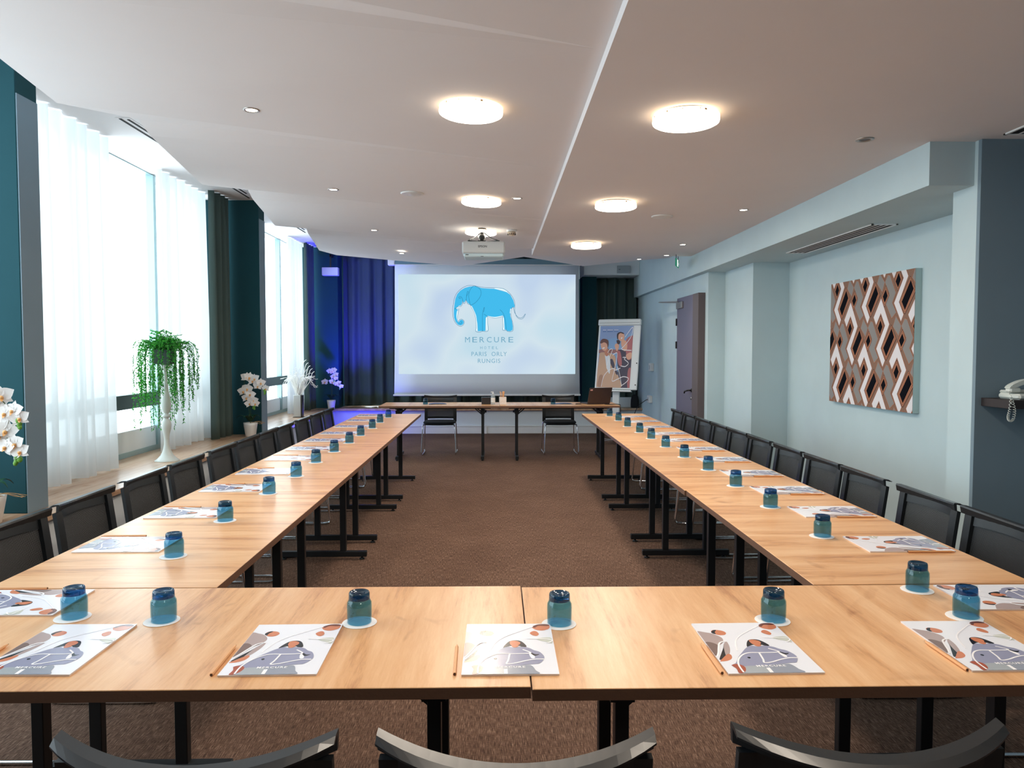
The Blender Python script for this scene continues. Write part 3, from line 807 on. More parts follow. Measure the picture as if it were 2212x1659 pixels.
def down_proto():
    r = empty('downlight', (0, 0, 0), 0, 'x', 'downlight', 'small recessed downlights')
    b = MB(); b.lathe([(.030, -.001), (.034, -.005), (.043, -.005), (.045, -.001), (.045, .0)], mat('downlight_ring', srgb(176, 168, 162), .35, .7), 24, cap0=False, cap1=False); b.build('ring', r)
    b = MB(); b.lathe([(.031, -.0025), (.02, -.002), (.001, -.002)], M_SPOT, 24, cap0=False, cap1=False); b.build('bulb', r)
    return r
DP = down_proto(); remember(DP)
dls = [(2.118, 6.488, 2.68, 'on the flat right ceiling, middle of its row'), (2.124, 8.619, 2.68, 'on the flat right ceiling, far in its row'), (2.16, 9.60, 2.68, 'on the flat right ceiling by its far end'),
       (-1.304, 4.119, 2.76, 'on the folded left ceiling, nearest the camera'), (-1.298, 6.118, 2.76, 'on the folded left ceiling, second from the camera'), (-1.304, 8.168, 2.76, 'on the folded left ceiling, third from the camera'),
       (-1.249, 10.101, 2.76, 'on the folded left ceiling, farthest left'), (.177, 6.437, 2.76, 'right of the middle left-row lamp'),
       (1.141, 11.10, 2.81, 'on the far ceiling above the right of the screen'), (2.094, 11.10, 2.81, 'on the far ceiling by the right wall'), (-.1, 11.105, 2.81, 'on the far ceiling just below the projector')]
for i, (x, y, z, t) in enumerate(dls):
    if z != 2.68 and y < 10.0: x, y, z = ceil_hit(x, y, z)
    if i == 0: DP.location = (x, y, z); DP['label'] = 'lit recessed downlight ' + t
    else: dup(DP, (x, y, z), 0, 'lit recessed downlight ' + t)
    l = bpy.data.lights.new('downlight_beam', 'SPOT'); l.energy = 14; l.color = (1, .86, .70); l.spot_size = 1.5; l.spot_blend = .7; l.shadow_soft_size = .03
    q = bpy.data.objects.new('downlight_beam', l); COL.objects.link(q); q.location = (x, y, z - .02)
# unlit spot of the same kind near the soffit
r = empty('downlight', (2.102, 4.324, 2.68), 0, 'unlit tilted downlight on the right ceiling near the soffit end', 'downlight', 'small recessed downlights')
b = MB(); b.lathe([(.030, -.001), (.034, -.006), (.048, -.006), (.050, -.001), (.050, .0)], MATS['downlight_ring'], 24, cap0=False, cap1=False); b.build('ring', r)
b = MB(); b.lathe([(.032, -.002), (.001, -.003)], mat('unlit_bulb', srgb(70, 58, 52), .3), 24, cap0=False, cap1=False); b.build('bulb', r)

def valve(x, y, z, label):
    b = MB(); b.lathe([(.095, .0), (.095, -.006), (.085, -.012), (.078, -.008), (.070, -.014), (.06, -.010), (.05, -.016), (.04, -.012), (.028, -.017), (.001, -.018)], M_WHITE, 32, cap0=True, cap1=False)
    o = b.build('air_valve'); o.location = (x, y, z); tag(o, label, 'air vent')
valve(*ceil_hit(-.686, 6.248, 2.76), 'round white air valve on the folded ceiling between downlight and lamp')
valve(1.489, 6.815, 2.68, 'round white air valve on the flat right ceiling behind the middle lamp')
valve(-.66, 10.15, 2.806, 'round white air valve on the far ceiling left of the projector')
sx, sy, sz = ceil_hit(.165, 8.138, 2.76)
r = empty('smoke_detector', (sx, sy, sz), 0, 'domed smoke detector on the ceiling right of the projector', 'smoke detector')
b = MB(); b.lathe([(.052, .004), (.055, -.012), (.045, -.02)], M_WHITE, 24); b.build('base', r)
b = MB(); b.lathe([(.042, -.02), (.046, -.034), (.036, -.05), (.02, -.06), (.001, -.062)], mat('detector_cream', srgb(206, 190, 170), .5), 24, cap1=False)
for k in range(12):
    T = Matrix.Rotation(2 * PI * k / 12, 4, 'Z') @ Matrix.Translation((.041, 0, -.042)); b.box(-.004, .004, -.003, .003, -.01, .01, M_DARKMETAL, T=T)
b.build('sensor_dome', r)

def grille(name, cx, cy, z, wx, wy, nsl, label):
    r = empty(name, (cx, cy, z), 0, label, 'air grille')
    f = MB(); t = .014
    f.box(-wx / 2, wx / 2, -wy / 2, -wy / 2 + t, -.008, 0, M_WHITE); f.box(-wx / 2, wx / 2, wy / 2 - t, wy / 2, -.008, 0, M_WHITE)
    f.box(-wx / 2, -wx / 2 + t, -wy / 2, wy / 2, -.008, 0, M_WHITE); f.box(wx / 2 - t, wx / 2, -wy / 2, wy / 2, -.008, 0, M_WHITE); f.build('frame', r)
    k = MB(); k.box(-wx / 2 + t, wx / 2 - t, -wy / 2 + t, wy / 2 - t, -.003, -.001, mat('vent_dark', srgb(14, 14, 15), .9)); k.build('duct_opening', r)
    s = MB(); inn = wx - 2 * t
    for i in range(1, nsl):
        x = -inn / 2 + inn * i / nsl
        s.box(x - .007, x + .007, -wy / 2 + t, wy / 2 - t, -.0045, -.0031, M_CEIL)
    s.build('louvre', r)
grille('ceiling_grille', 2.93, 6.53, 2.43, .20, 1.70, 4, 'long slatted air grille under the right soffit above the painting')
grille('ceiling_grille', 3.03, 3.55, 2.68, .42, 1.3, 6, 'slatted air grille on the ceiling at the upper right corner')
M_SLOT = MATS['vent_dark']
for i, (ya, yb, t) in enumerate(((6.0, 6.75, 'nearest the camera'), (8.50, 9.12, 'before the middle teal pillar'), (11.1, 11.75, 'farthest, above the vase'))):
    r = empty('slot_diffuser', (-2.90, 0, 3.28), 0, 'pair of dark air slots in the ceiling by the windows, ' + t, 'air vent', 'air slots by the windows')
    f = MB(); f.box(-.05, .06, ya, yb, -.003, 0, M_CEIL); f.build('plate', r)
    f = MB(); f.box(-.032, -.012, ya + .02, yb - .02, -.006, -.003, M_SLOT); f.box(.022, .04, ya + .04, yb - .28, -.006, -.003, M_SLOT); f.build('slot', r)

# ------------------------------------------------------------------ projector
px, py = -.13, 8.0
hx, hy, hz = ceil_hit(px, py, 2.76)
r = empty('projector', (px, py, 0), .0, 'white ceiling projector hanging from a black arm in front of the screen', 'projector')
b = MB(); b.box(-.222, .222, -.16, .16, 2.475, 2.60, mat('projector_white', srgb(196, 202, 204), .5), .014)
b.box(-.205, .205, -.15, .155, 2.44, 2.478, mat('projector_lower', srgb(190, 214, 222), .45), .01)
b.box(-.185, -.155, -.1515, -.149, 2.458, 2.466, M_BLACK); b.box(-.03, .0, -.1515, -.149, 2.445, 2.449, M_BLACK)
b.build('body', r)
b = MB(); vs, fs = text2d('EPSON', .030, 1.0, .0008); b.add([(u - .01, -.1608, v + 2.545) for u, v in vs], fs, mat('logo_grey', srgb(70, 74, 80), .6)); b.build('logo', r)
b = MB(); b.lathe([(.035, 0), (.04, .03)], M_BLACK, 20, T=Matrix.Translation((.08, .155, 2.53)) @ Matrix.Rotation(-PI / 2, 4, 'X')); b.build('lens', r)
b = MB()
b.tube([(-.02, 0, 2.615), (-.02, 0, hz - .004)], .022, M_BLACK, 12); b.ball((-.02, -.005, 2.66), .038, M_BLACK)
b.lathe([(.05, -.01), (.05, 0)], M_BLACK, 20, c=(-.02, 0, hz))
b.bar((-.16, -.10, 2.61), (.16, .10, 2.61), .02, .014, M_BLACK); b.bar((-.16, .10, 2.61), (.16, -.10, 2.61), .02, .014, M_BLACK)
b.box(-.06, .02, -.04, .04, 2.60, 2.625, M_BLACK)
b.build('ceiling_mount', r)
b = MB(); b.tube(smooth_path([(-.02, 0, 2.72), (-.10, .02, 2.655), (-.15, .04, 2.645), (-.14, .10, 2.61)], 5), .007, M_BLACK, 6)
b.tube(smooth_path([(-.01, 0, 2.72), (.08, .02, 2.655), (.15, .06, 2.635), (.12, .12, 2.605)], 5), .006, M_BLACK, 6); b.build('cable', r)

# ------------------------------------------------------------------ screen with the projected picture
SY = 13.0
r = empty('projection_screen', (-.155, SY, 0), 0, 'large pull-down screen showing a blue elephant logo', 'projection screen')
M_SCR = mat('screen_fabric', srgb(226, 234, 242), .9)
b = MB()
def scr(u, v):
    z = .715 + (2.94 - .715) * v; hw = 1.575 + .022 * (1 - v) ** 2
    return ((u - .5) * 2 * hw, 0, z)
b.grid(scr, 8, 10, M_SCR)
o = b.build('screen_cloth', r); sd = o.modifiers.new('t', 'SOLIDIFY'); sd.thickness = .002; sd.offset = 1
b = MB(); b.box(-1.615, 1.61, -.014, .014, .69, .72, M_WHITE, .006); b.build('bottom_bar', r)
b = MB(); b.box(-1.57, 1.60, -.02, .09, 2.937, 3.035, mat('housing_shaded', srgb(104, 136, 152), .7), .004); b.box(-1.57, 1.60, -.03, .09, 2.925, 2.937, M_WHITE); b.build('screen_housing', r)  # blue-grey paints in the shadow on the housing front
b = MB(); b.box(-1.69, -1.571, -.03, .09, 2.92, 3.04, M_WHITE, .01); b.build('end_cap', r)
b = MB()
for x in (-1.5, 1.5): b.box(x - .02, x + .02, -.02, .06, 3.03, 3.28, M_WHITE)
b.build('ceiling_bracket', r)
m_pic, N, L = newmat('projected_image')
tc = N('TexCoord'); n = N('TexNoise', Scale=.9, Detail=1.0); L(tc.outputs['Object'], n.inputs['Vector'])
cr = N('ValToRGB'); e = cr.color_ramp.elements; e[0].position = .35; e[0].color = srgb(198, 226, 240); e[1].position = .65; e[1].color = srgb(196, 216, 240)
x = e.new(.5); x.color = srgb(214, 232, 242)
L(n.outputs['Fac'], cr.inputs[0]); em = N('Emission', Strength=.84); L(cr.outputs[0], em.inputs[0]); oo = N('OutputMaterial'); L(em.outputs[0], oo.inputs[0])
X0, X1, Z0, Z1 = -1.517, 1.517, 1.066, 2.77
b = MB(); b.add([(X0, -.004, Z0), (X1, -.004, Z0), (X1, -.004, Z1), (X0, -.004, Z1)], [(0, 1, 2, 3)], m_pic)
K = 13.0 / F / 8.294
def ez(x, y):   # logo drawing coordinates -> metres on the screen
    return ((x + 970 * 8.294 - 1072 * 8.294) * K + .155 - .012, 1.48 - (y + 600 * 8.294 - 756 * 8.294) * K)
fl = Flat(b, lambda u, v: (u, -.005, v), (0, -1, 0), .0006)
M_EL = emit('projected_elephant_blue', srgb(66, 182, 230), .95); M_ELL = emit('projected_line_blue', srgb(44, 122, 156), .9)
M_ELW = emit('projected_highlight', srgb(222, 242, 250), 1.0); M_TXT = emit('projected_text', srgb(116, 166, 190), .95)
body = [(455, 158), (380, 168), (300, 190), (220, 238), (165, 300), (132, 380), (117, 470), (105, 560), (102, 650), (107, 720), (132, 790), (175, 842), (215, 858), (255, 846), (280, 815), (277, 778), (250, 755),
        (217, 760), (198, 782), (190, 800), (165, 770), (152, 700), (158, 640), (170, 575), (210, 520), (250, 470), (258, 425), (288, 452), (322, 400), (350, 455), (400, 495), (440, 560), (480, 640), (502, 720),
        (522, 820), (530, 960), (605, 955), (612, 955), (665, 955), (672, 720), (700, 700), (770, 712), (840, 718), (920, 708), (985, 690), (1000, 760), (1010, 930), (1040, 932), (1055, 955), (1110, 960), (1152, 935), (1155, 880),
        (1140, 780), (1112, 690), (1110, 620), (1125, 560), (1150, 530), (1182, 540), (1188, 500), (1165, 410), (1110, 310), (1040, 262), (940, 235), (830, 205), (700, 200), (600, 192), (510, 165)]
fl.poly([ez(*p) for p in body], M_EL)
def eline(pts, m=M_ELL, wd=.0055, cl=False): fl.line([Vector(ez(*p)) for p in smooth_path(pts, 5, cl)], wd, m, cl, lift=False)
for pts in ([(150, 560), (185, 530), (205, 512), (200, 535), (160, 558)], [(170, 600), (160, 680), (168, 740), (190, 795)], [(410, 510), (450, 590), (490, 690), (505, 820), (508, 950)], [(690, 710), (690, 820), (695, 940)],
            [(985, 720), (985, 820), (990, 930)], [(1120, 560), (1112, 640)], [(700, 695), (830, 716), (980, 690)], [(830, 196), (960, 215), (1050, 255)]): eline(pts, M_ELW, .02)
fl.k += 1
eline([(460, 150), (400, 145), (330, 155), (250, 195), (185, 250), (140, 310), (110, 390), (95, 480), (82, 560), (85, 650), (95, 730), (125, 800), (170, 850), (215, 872), (255, 860), (285, 825), (285, 780), (255, 750), (215, 750), (190, 775), (190, 805), (215, 830), (240, 815), (238, 792), (222, 792)])
eline([(460, 150), (560, 168), (650, 182), (800, 187), (950, 195), (1020, 220), (1090, 275), (1150, 350), (1185, 430), (1192, 500), (1190, 580), (1200, 640), (1225, 700), (1265, 735), (1320, 740), (1360, 700), (1380, 650)])
eline([(1380, 650), (1365, 665), (1330, 710), (1280, 722), (1230, 690), (1190, 630), (1165, 540), (1150, 530), (1125, 580), (1118, 640), (1135, 740), (1155, 830), (1165, 900), (1155, 950), (1110, 968), (1060, 960), (1040, 935), (1035, 880), (1020, 760), (1000, 680), (970, 620), (925, 575)])
eline([(970, 700), (975, 800), (980, 880), (970, 920), (985, 945), (1040, 940)]); eline([(640, 655), (700, 690), (770, 715), (840, 725), (920, 712), (990, 685)])
eline([(400, 495), (420, 540), (465, 630), (490, 720), (498, 830), (500, 900), (488, 950), (510, 972), (560, 978), (600, 962), (612, 940), (612, 700), (625, 600), (640, 540), (650, 548), (632, 620)])
eline([(705, 690), (705, 800), (715, 900), (712, 950), (680, 965), (625, 960), (612, 940)])
eline([(460, 150), (410, 200), (380, 260), (370, 330), (378, 400), (400, 490), (450, 475), (510, 430), (570, 350), (590, 280), (575, 220), (530, 180), (460, 150)])
eline([(400, 490), (350, 470), (325, 400), (335, 330), (365, 270), (350, 250), (335, 300), (325, 380), (310, 440), (290, 470), (270, 450), (258, 390), (235, 350), (205, 345), (195, 365), (215, 380), (228, 360)])
eline([(262, 420), (262, 460), (240, 505), (210, 530)]); eline([(205, 510), (165, 530), (120, 560), (150, 560), (200, 530), (205, 510)]); eline([(195, 550), (180, 620), (170, 700), (172, 760), (190, 800)])
fl.k += 1
def logo_text(txt, zx0, zx1, zyc, hpx, bold=0.0):
    vs, fs = text2d(txt, .2, 1.15, bold)
    xs = [v[0] for v in vs]; ys = [v[1] for v in vs]
    a, z = ez(zx0, zyc); c, _ = ez(zx1, zyc); hm = hpx * K
    fx = (c - a) / (max(xs) - min(xs)); fy = hm / (max(ys) - min(ys))
    fl.raw([(a + (u - min(xs)) * fx, z + (v - (max(ys) + min(ys)) / 2) * fy) for u, v in vs], fs, M_TXT)
def spaced(txt, zx0, zx1, zyc, hpx, wfrac):
    n = len(txt); wd = (zx1 - zx0) / (n - 1 + wfrac)
    for i, ch in enumerate(txt): logo_text(ch, zx0 + i * wd, zx0 + i * wd + wd * wfrac, zyc, hpx, 0); fl.k -= 1
    fl.k += 1
spaced('MERCURE', 303, 1163, 1110, 96, .66); spaced('HOTEL', 572, 892, 1254, 48, .55)
logo_text('PARIS  ORLY', 415, 1048, 1365, 76, 0); logo_text('RUNGIS', 530, 930, 1488, 74, 0)
b.build('projected_picture', r, 'bright projected picture: blue elephant above grey-blue lettering')
# ------------------------------------------------------------------ speaker boxes, exit sign, wall boxes
r = empty('wall_speaker', (-2.88, 13.28, 2.84), 0, 'white box speaker under the ceiling in the blue lit corner', 'speaker')
b = MB(); b.box(-.14, .14, -.06, .06, -.07, .07, M_WHITE, .008); b.build('cabinet', r)
b = MB(); b.box(-.012, .012, .0, .02, .07, .30, M_BLACK); b.box(-.02, .02, .0, .14, .26, .30, M_BLACK); b.build('bracket', r)
r = empty('wall_speaker', (2.22, 13.185, 2.88), 0, 'flat grey grille speaker on the white bulkhead right of the screen', 'speaker')
b = MB(); b.box(-.115, .115, -.012, .0145, -.065, .065, mat('speaker_grey', srgb(150, 160, 166), .6), .004); b.build('grille_panel', r)
b = MB(); b.box(-.09, -.06, -.014, -.012, -.004, .004, M_DARKMETAL); b.build('badge', r)
r = empty('exit_sign', (2.30, 9.62, 2.60), 0, 'small green hanging emergency exit sign near the right wall', 'exit sign')
M_GRN = mat('exit_green', srgb(10, 110, 80), .4, emis=srgb(10, 120, 90), estr=.6); M_EXW = emit('exit_white', (1, 1, 1, 1), 1.2)
T = Matrix.Rotation(-.35, 4, 'Z')
b = MB(); b.box(-.006, .006, -.15, .15, -.065, .03, M_GRN, T=T)
for sgn in (-1, 1):
    b.add([T @ Vector((sgn * .0072, y, z)) for y, z in ((-.045, -.06), (.045, -.06), (.045, .025), (-.045, .025))], [(0, 1, 2, 3)], M_EXW)
    # running figure and arrow, simplified strokes
    fg = Flat(b, lambda u, v, sgn=sgn: tuple(T @ Vector((sgn * .0072, u, v - .02))), tuple(T.to_3x3() @ Vector((sgn, 0, 0))), .0006)
    fg.disc(.012, .03, .008, .008, M_GRN); fg.line([(.008, .02), (-.002, -.005), (.012, -.018), (.004, -.034)], .007, M_GRN); fg.line([(-.002, -.005), (-.016, -.012), (-.028, -.006)], .006, M_GRN); fg.line([(-.014, .008), (.006, .014), (.022, .002)], .005, M_GRN)
    fg.poly([(.10, .0), (.075, .022), (.075, -.022)], M_EXW)
b.build('sign_panel', r)
b = MB()
for y in (-.11, .11):
    q = T @ Vector((0, y, 0)); b.tube([(q.x, q.y, .03), (q.x, q.y, .079)], .004, M_DARKMETAL, 6)
b.build('hanger', r)
for i, (y, z0, z1, wd, t) in enumerate(((12.45, 1.13, 1.26, .17, 'upper of two white socket boxes on the wall right of the flip chart'), (12.55, .60, .72, .19, 'lower of two white socket boxes on the wall right of the flip chart'))):
    b = MB(); b.box(2.535, 2.5895, y - wd / 2, y + wd / 2, z0, z1, M_WHITE, .006); b.box(2.531, 2.536, y - .03, y + .03, z0 + .03, z1 - .03, mat('socket_grey', srgb(190, 196, 200), .5)); o = b.build('socket_box'); tag(o, t, 'socket box')

# ------------------------------------------------------------------ painting
r = empty('wall_painting', (3.15, 6.355, 1.0), 0, 'large canvas with geometric diamond pattern in white, black, grey and copper', 'painting')
PW, PH = 1.43, 1.095
b = MB(); b.box(0.0, .0495, -PW / 2, PW / 2, 0, PH, mat('canvas_side', srgb(168, 190, 190), .7)); b.build('canvas', r)
b = MB()
cB = mat('art_copper', srgb(132, 98, 80), .7); cD = mat('art_brown', srgb(58, 34, 30), .8); cO = mat('art_orange', srgb(190, 124, 88), .6)
cW = mat('art_white', srgb(222, 220, 224), .6); cG = mat('art_grey', srgb(132, 130, 128), .6); cK = mat('art_black', srgb(12, 14, 22), .95, spec=.1)
b.add([(-.0008, PW / 2, 0), (-.0008, -PW / 2, 0), (-.0008, -PW / 2, PH), (-.0008, PW / 2, PH)], [(0, 1, 2, 3)], cB)
fp_ = Flat(b, lambda u, v: (-.0008, PW / 2 - u, v), (-1, 0, 0), .0002)
SHP = [('W', [(300, 435), (385, 670), (307, 880), (350, 990), (328, 1045), (262, 885), (345, 680), (300, 565), (255, 668), (228, 600)], cW),
       ('G', [(447, 606), (497, 690), (474, 772), (421, 690)], cG), ('G', [(528, 632), (548, 640), (605, 795), (573, 880), (612, 965), (572, 1012), (512, 880), (546, 795), (500, 690)], cG)]
DIA = [((384, 832), [(410, 712), (432, 782), (363, 947), (337, 880)], [(405, 672), (457, 800), (362, 992), (307, 880)]), ((297, 690), [(300, 635), (318, 690), (297, 750), (275, 700)], [(300, 583), (335, 685), (294, 788), (256, 690)]),
       ((505, 815), [(510, 760), (527, 815), (503, 865), (485, 815)], [(512, 718), (545, 812), (500, 915), (466, 815)])]
kx, ky = .53 / 330, .36 / 395
def shp(pts, ou, ov): return [(ou + (x - 388) * kx, ov - (y - 830) * ky) for x, y in pts]
cells = [(ou, ov) for row in range(-2, 4) for col in range(-2, 5) for ou, ov in [(.53 * col + (.265 if row % 2 else 0) + .275, .90 - .36 * row)]]
def offs(q, d):
    n = len(q); A = sum(q[i - 1][0] * q[i][1] - q[i][0] * q[i - 1][1] for i in range(n)); sg = 1 if A > 0 else -1; out = []
    for i in range(n):
        p0, p1, p2 = Vector(q[i - 1]), Vector(q[i]), Vector(q[(i + 1) % n])
        a = (p1 - p0).normalized(); c = (p2 - p1).normalized(); n1 = Vector((a.y, -a.x)) * sg; n2 = Vector((c.y, -c.x)) * sg
        m = (n1 + n2); m = m / max(.35, m.length_squared) * 2 / 1
        out.append(tuple(p1 + m * d * .5 * 2 / 2))
    return out
def put(q, m):
    q = clip_poly(q, 0, PW, 0, PH)
    if len(q) > 2: fp_.mb.add([fp_.P(*p) for p in q], [tuple(range(len(q)))], m)
for lay, d, m in ((0, .015, cD), (1, .012, cO), (2, .007, cD), (3, .004, cO), (4, 0, None)):
    for ou, ov in cells:
        for _, pts, c in SHP:
            q = shp(pts, ou, ov); put(offs(q, d) if d else q, m or c)
    fp_.k += 1
for lay in range(5):
    for ou, ov in cells:
        for _, inn, out in DIA:
            qi, qo = shp(inn, ou, ov), shp(out, ou, ov)
            t = (0, .2, .45, .6, .85)[lay]; m = (cD, cO, cD, cO, cK)[lay]
            put([(a[0] + (c[0] - a[0]) * t, a[1] + (c[1] - a[1]) * t) for a, c in zip(qo, qi)], m)
    fp_.k += 1
b.build('painted_pattern', r)

# ------------------------------------------------------------------ flip chart
fc_yaw = -math.radians(28)
r = empty('flip_chart', (1.80, 11.80, 0), fc_yaw, 'white flip chart stand with a poster of two smiling men', 'flip chart')
lean = Matrix.Translation((0.08, -.02, .86)) @ Matrix.Rotation(-math.radians(11), 4, 'X')
M_FW = mat('flipchart_white', srgb(224, 230, 232), .4)
b = MB(); b.box(-.345, .345, -.014, .014, 0, 1.10, M_FW, .01, T=lean); b.build('board', r)
b = MB(); b.box(-.35, .35, -.045, .012, 1.02, 1.12, M_FW, .012, T=lean); b.box(-.33, .33, -.048, -.044, 1.055, 1.062, mat('clamp_line', srgb(150, 156, 160), .5), T=lean); b.build('paper_clamp', r)
b = MB(); b.box(-.29, .27, -.07, -.012, -.035, -.022, M_FW, T=lean); b.box(-.29, .27, -.072, -.068, -.035, -.012, M_FW, T=lean)
pt = b.build('pen_tray', r)
for i, (c, n) in enumerate((((200, 60, 60), 'red'), ((40, 70, 140), 'blue'), ((30, 120, 90), 'green'), ((30, 30, 34), 'black'))):
    mk = MB(); mk.tube([lean @ Vector((-.22 + .12 * i, -.042, -.013)), lean @ Vector((-.12 + .12 * i, -.042, -.013))], .009, mat('marker_' + n, srgb(*c), .4), 8)
    o = mk.build('marker_pen'); o.location = (1.80, 11.80, 0); o.rotation_euler = (0, 0, fc_yaw)
    tag(o, n + ' marker pen lying in the flip chart tray', 'marker pen', 'marker pens in the flip chart tray')
b = MB(); b.box(.01, .12, .035, .075, .06, 1.02, M_FW, .005); b.box(.02, .11, .045, .09, 1.0, 1.2, M_BLACK); b.build('column', r)
b = MB()
for a in range(5):
    an = 2 * PI * a / 5 + .3; b.bar((.065, .04, .062), (.065 + .28 * math.cos(an), .04 + .28 * math.sin(an), .055), .03, .02, M_CHROME)
    b.ball((.065 + .28 * math.cos(an), .04 + .28 * math.sin(an), .025), .0245, M_BLACK)
    b.bar((.065 + .28 * math.cos(an), .04 + .28 * math.sin(an), .03), (.065 + .28 * math.cos(an), .04 + .28 * math.sin(an), .06), .012, .012, M_CHROME)
b.lathe([(.05, .035), (.05, .075)], M_CHROME, 20, c=(.065, .04, 0)); b.build('star_base', r)
b = MB()
for x, z in ((.318, .08), (.318, .42)): b.lathe([(.010, 0), (.010, .004)], M_BLACK, 12, T=lean @ Matrix.Translation((x, -.014, z)) @ Matrix.Rotation(PI / 2, 4, 'X'))
b.build('magnet', r)
# poster (its own sheet)
ps = MB(); PWd, PHt = .545, .985
def pfn(u, v): return tuple(lean @ Vector((-.315 + u * PWd, -.0155, 1.015 - v * PHt)))
nrm = lean.to_3x3() @ Vector((0, -1, 0))
fq = Flat(ps, pfn, nrm, .0003)
def zz(x, y):
    v = (y - 175) / 1100; return ((x - (275 - 125 * v)) / 608, v)
pc = lambda n, r_, g_, b_: mat('poster_' + n, srgb(r_, g_, b_), .5, bump=(40, 0))
fq.poly([(0, 0), (0, 1), (1, 1), (1, 0)], pc('sky', 132, 170, 214)); fq.poly([(0, 0), (0, .25), (1, .12), (1, 0)], pc('sky_high', 140, 164, 208))
def pp(pts, m, sm=True):
    q = [zz(*p) for p in pts]
    q = clip_poly(smooth_path(q, 4, True) if sm else q, 0, 1, 0, 1)
    if len(q) > 2: fq.poly(q, m)
skin = pc('skin', 222, 170, 146); skin2 = pc('skin_shade', 190, 128, 106); hr = pc('hair', 110, 72, 66); hr2 = pc('dark_hair', 60, 44, 52)
tan = pc('tan_jacket', 196, 162, 138); tan2 = pc('tan_shade', 168, 132, 112); red = pc('red_jacket', 178, 108, 112); blk = pc('black_shirt', 70, 66, 84); wh = pc('white', 236, 236, 242)
pp([(230, 600), (420, 595), (560, 600), (700, 610), (560, 660), (230, 665)], pc('hills', 150, 108, 110))
pp([(560, 640), (640, 600), (760, 600), (840, 640), (800, 900), (770, 1290), (600, 1290), (560, 900)], blk)
pp([(740, 420), (880, 360), (860, 600), (830, 740), (760, 780), (720, 640)], red); pp([(560, 640), (620, 640), (640, 820), (620, 900), (570, 840)], red); pp([(740, 980), (800, 940), (775, 1290), (720, 1290)], red)
pp([(640, 480), (700, 430), (750, 480), (740, 600), (680, 620)], skin); pp([(590, 330), (640, 290), (700, 320), (705, 400), (670, 455), (630, 445), (590, 400)], skin)
pp([(572, 400), (575, 320), (630, 285), (690, 300), (700, 325), (640, 305), (600, 340), (590, 420)], hr2); pp([(640, 395), (665, 375), (668, 398), (650, 412)], wh)
pp([(560, 440), (600, 430), (625, 460), (610, 500), (575, 500)], hr2); pp([(525, 520), (560, 490), (600, 520), (590, 580), (560, 630), (530, 570)], skin); pp([(720, 700), (800, 650), (830, 680), (810, 750), (750, 780)], skin)
pp([(240, 670), (330, 650), (480, 680), (530, 760), (520, 900), (560, 1050), (590, 1290), (150, 1270), (170, 1050), (215, 800)], tan)
pp([(225, 1060), (280, 1070), (240, 1260), (170, 1250), (190, 1150)], tan2); pp([(420, 800), (470, 770), (510, 900), (470, 930)], blk); pp([(510, 960), (560, 1000), (555, 1050), (520, 1030)], blk)
pp([(340, 690), (400, 690), (430, 800), (410, 1030), (360, 930), (345, 800)], pc('shirt', 214, 222, 232)); pp([(335, 620), (395, 580), (405, 690), (360, 720), (335, 680)], skin2)
pp([(265, 480), (320, 440), (385, 470), (395, 550), (350, 620), (300, 610), (270, 560)], skin); pp([(255, 480), (280, 425), (330, 405), (400, 430), (410, 500), (390, 560), (380, 500), (330, 470), (280, 490)], hr); pp([(290, 575), (330, 560), (335, 575), (305, 588)], wh)
def pl(pts, wd=.013): 
    q = [tuple(max(.012, min(.988, c)) for c in zz(*p)) for p in smooth_path(pts, 5)]
    q = [(a * 1.0, c) for a, c in q]; fq.line(q, wd, wh)
pl([(720, 380), (850, 215), (870, 240), (830, 370), (740, 490), (640, 590)]); pl([(830, 615), (740, 612), (650, 600)]); pl([(390, 660), (430, 600), (480, 600), (430, 720), (360, 900), (380, 960)]); pl([(480, 700), (560, 660), (545, 800), (500, 960), (560, 950), (610, 930)])
pl([(245, 1260), (300, 1080), (400, 970), (490, 940), (490, 1000), (450, 1160), (560, 1120), (660, 1080), (750, 1110), (700, 1180), (610, 1240)]); pl([(660, 740), (720, 740), (690, 770), (760, 840), (700, 900), (620, 890)]); pl([(560, 900), (590, 1020), (620, 1250)])
for i, (t, c) in enumerate((('LET MEETINGS & EVENTS', wh), ('BE UNLIKE ANY OTHER', pc('blue_text', 70, 110, 170)))): pass
for i, m_ in enumerate((wh, pc('blue_text', 78, 116, 176))):
    for k in range(14):   # two illegible lines of tiny lettering, as dashes
        if k in (3, 9): continue
        u0 = .09 + k * .034; fq.poly([(u0, .062 + i * .026), (u0 + .024, .062 + i * .026), (u0 + .024, .072 + i * .026), (u0, .072 + i * .026)], m_); fq.k -= 1
o = ps.build('poster', r, 'printed poster of two smiling men under a blue sky with white drawn lines')
# things behind the flip chart
b = MB(); b.box(1.98, 2.45, 13.50, 13.54, .452, .63, MATS['flipchart_white'], .004); o = b.build('white_panel'); tag(o, 'low white panel standing on the back sill behind the flip chart', 'panel')
r = empty('black_bag', (2.47, 13.40, .4505), 0, 'small black bag on the back sill in the right corner', 'bag')
b = MB()
def bagf(u, v):
    a = 2 * PI * u; k = (1, 1.05, 1, .85, .5, .05)[round(v * 5)]; z = (0, .05, .14, .20, .235, .24)[round(v * 5)]
    return (.07 * k * math.copysign(abs(math.cos(a)) ** .7, math.cos(a)), .05 * k * math.copysign(abs(math.sin(a)) ** .7, math.sin(a)), z)
b.grid(bagf, 20, 5, M_SEAT); b.build('pouch', r)
b = MB(); b.tube([(-.03, 0, .22), (-.03, 0, .27), (0, 0, .29), (.03, 0, .27), (.03, 0, .22)], .006, M_BLACK, 6); b.build('handle', r)
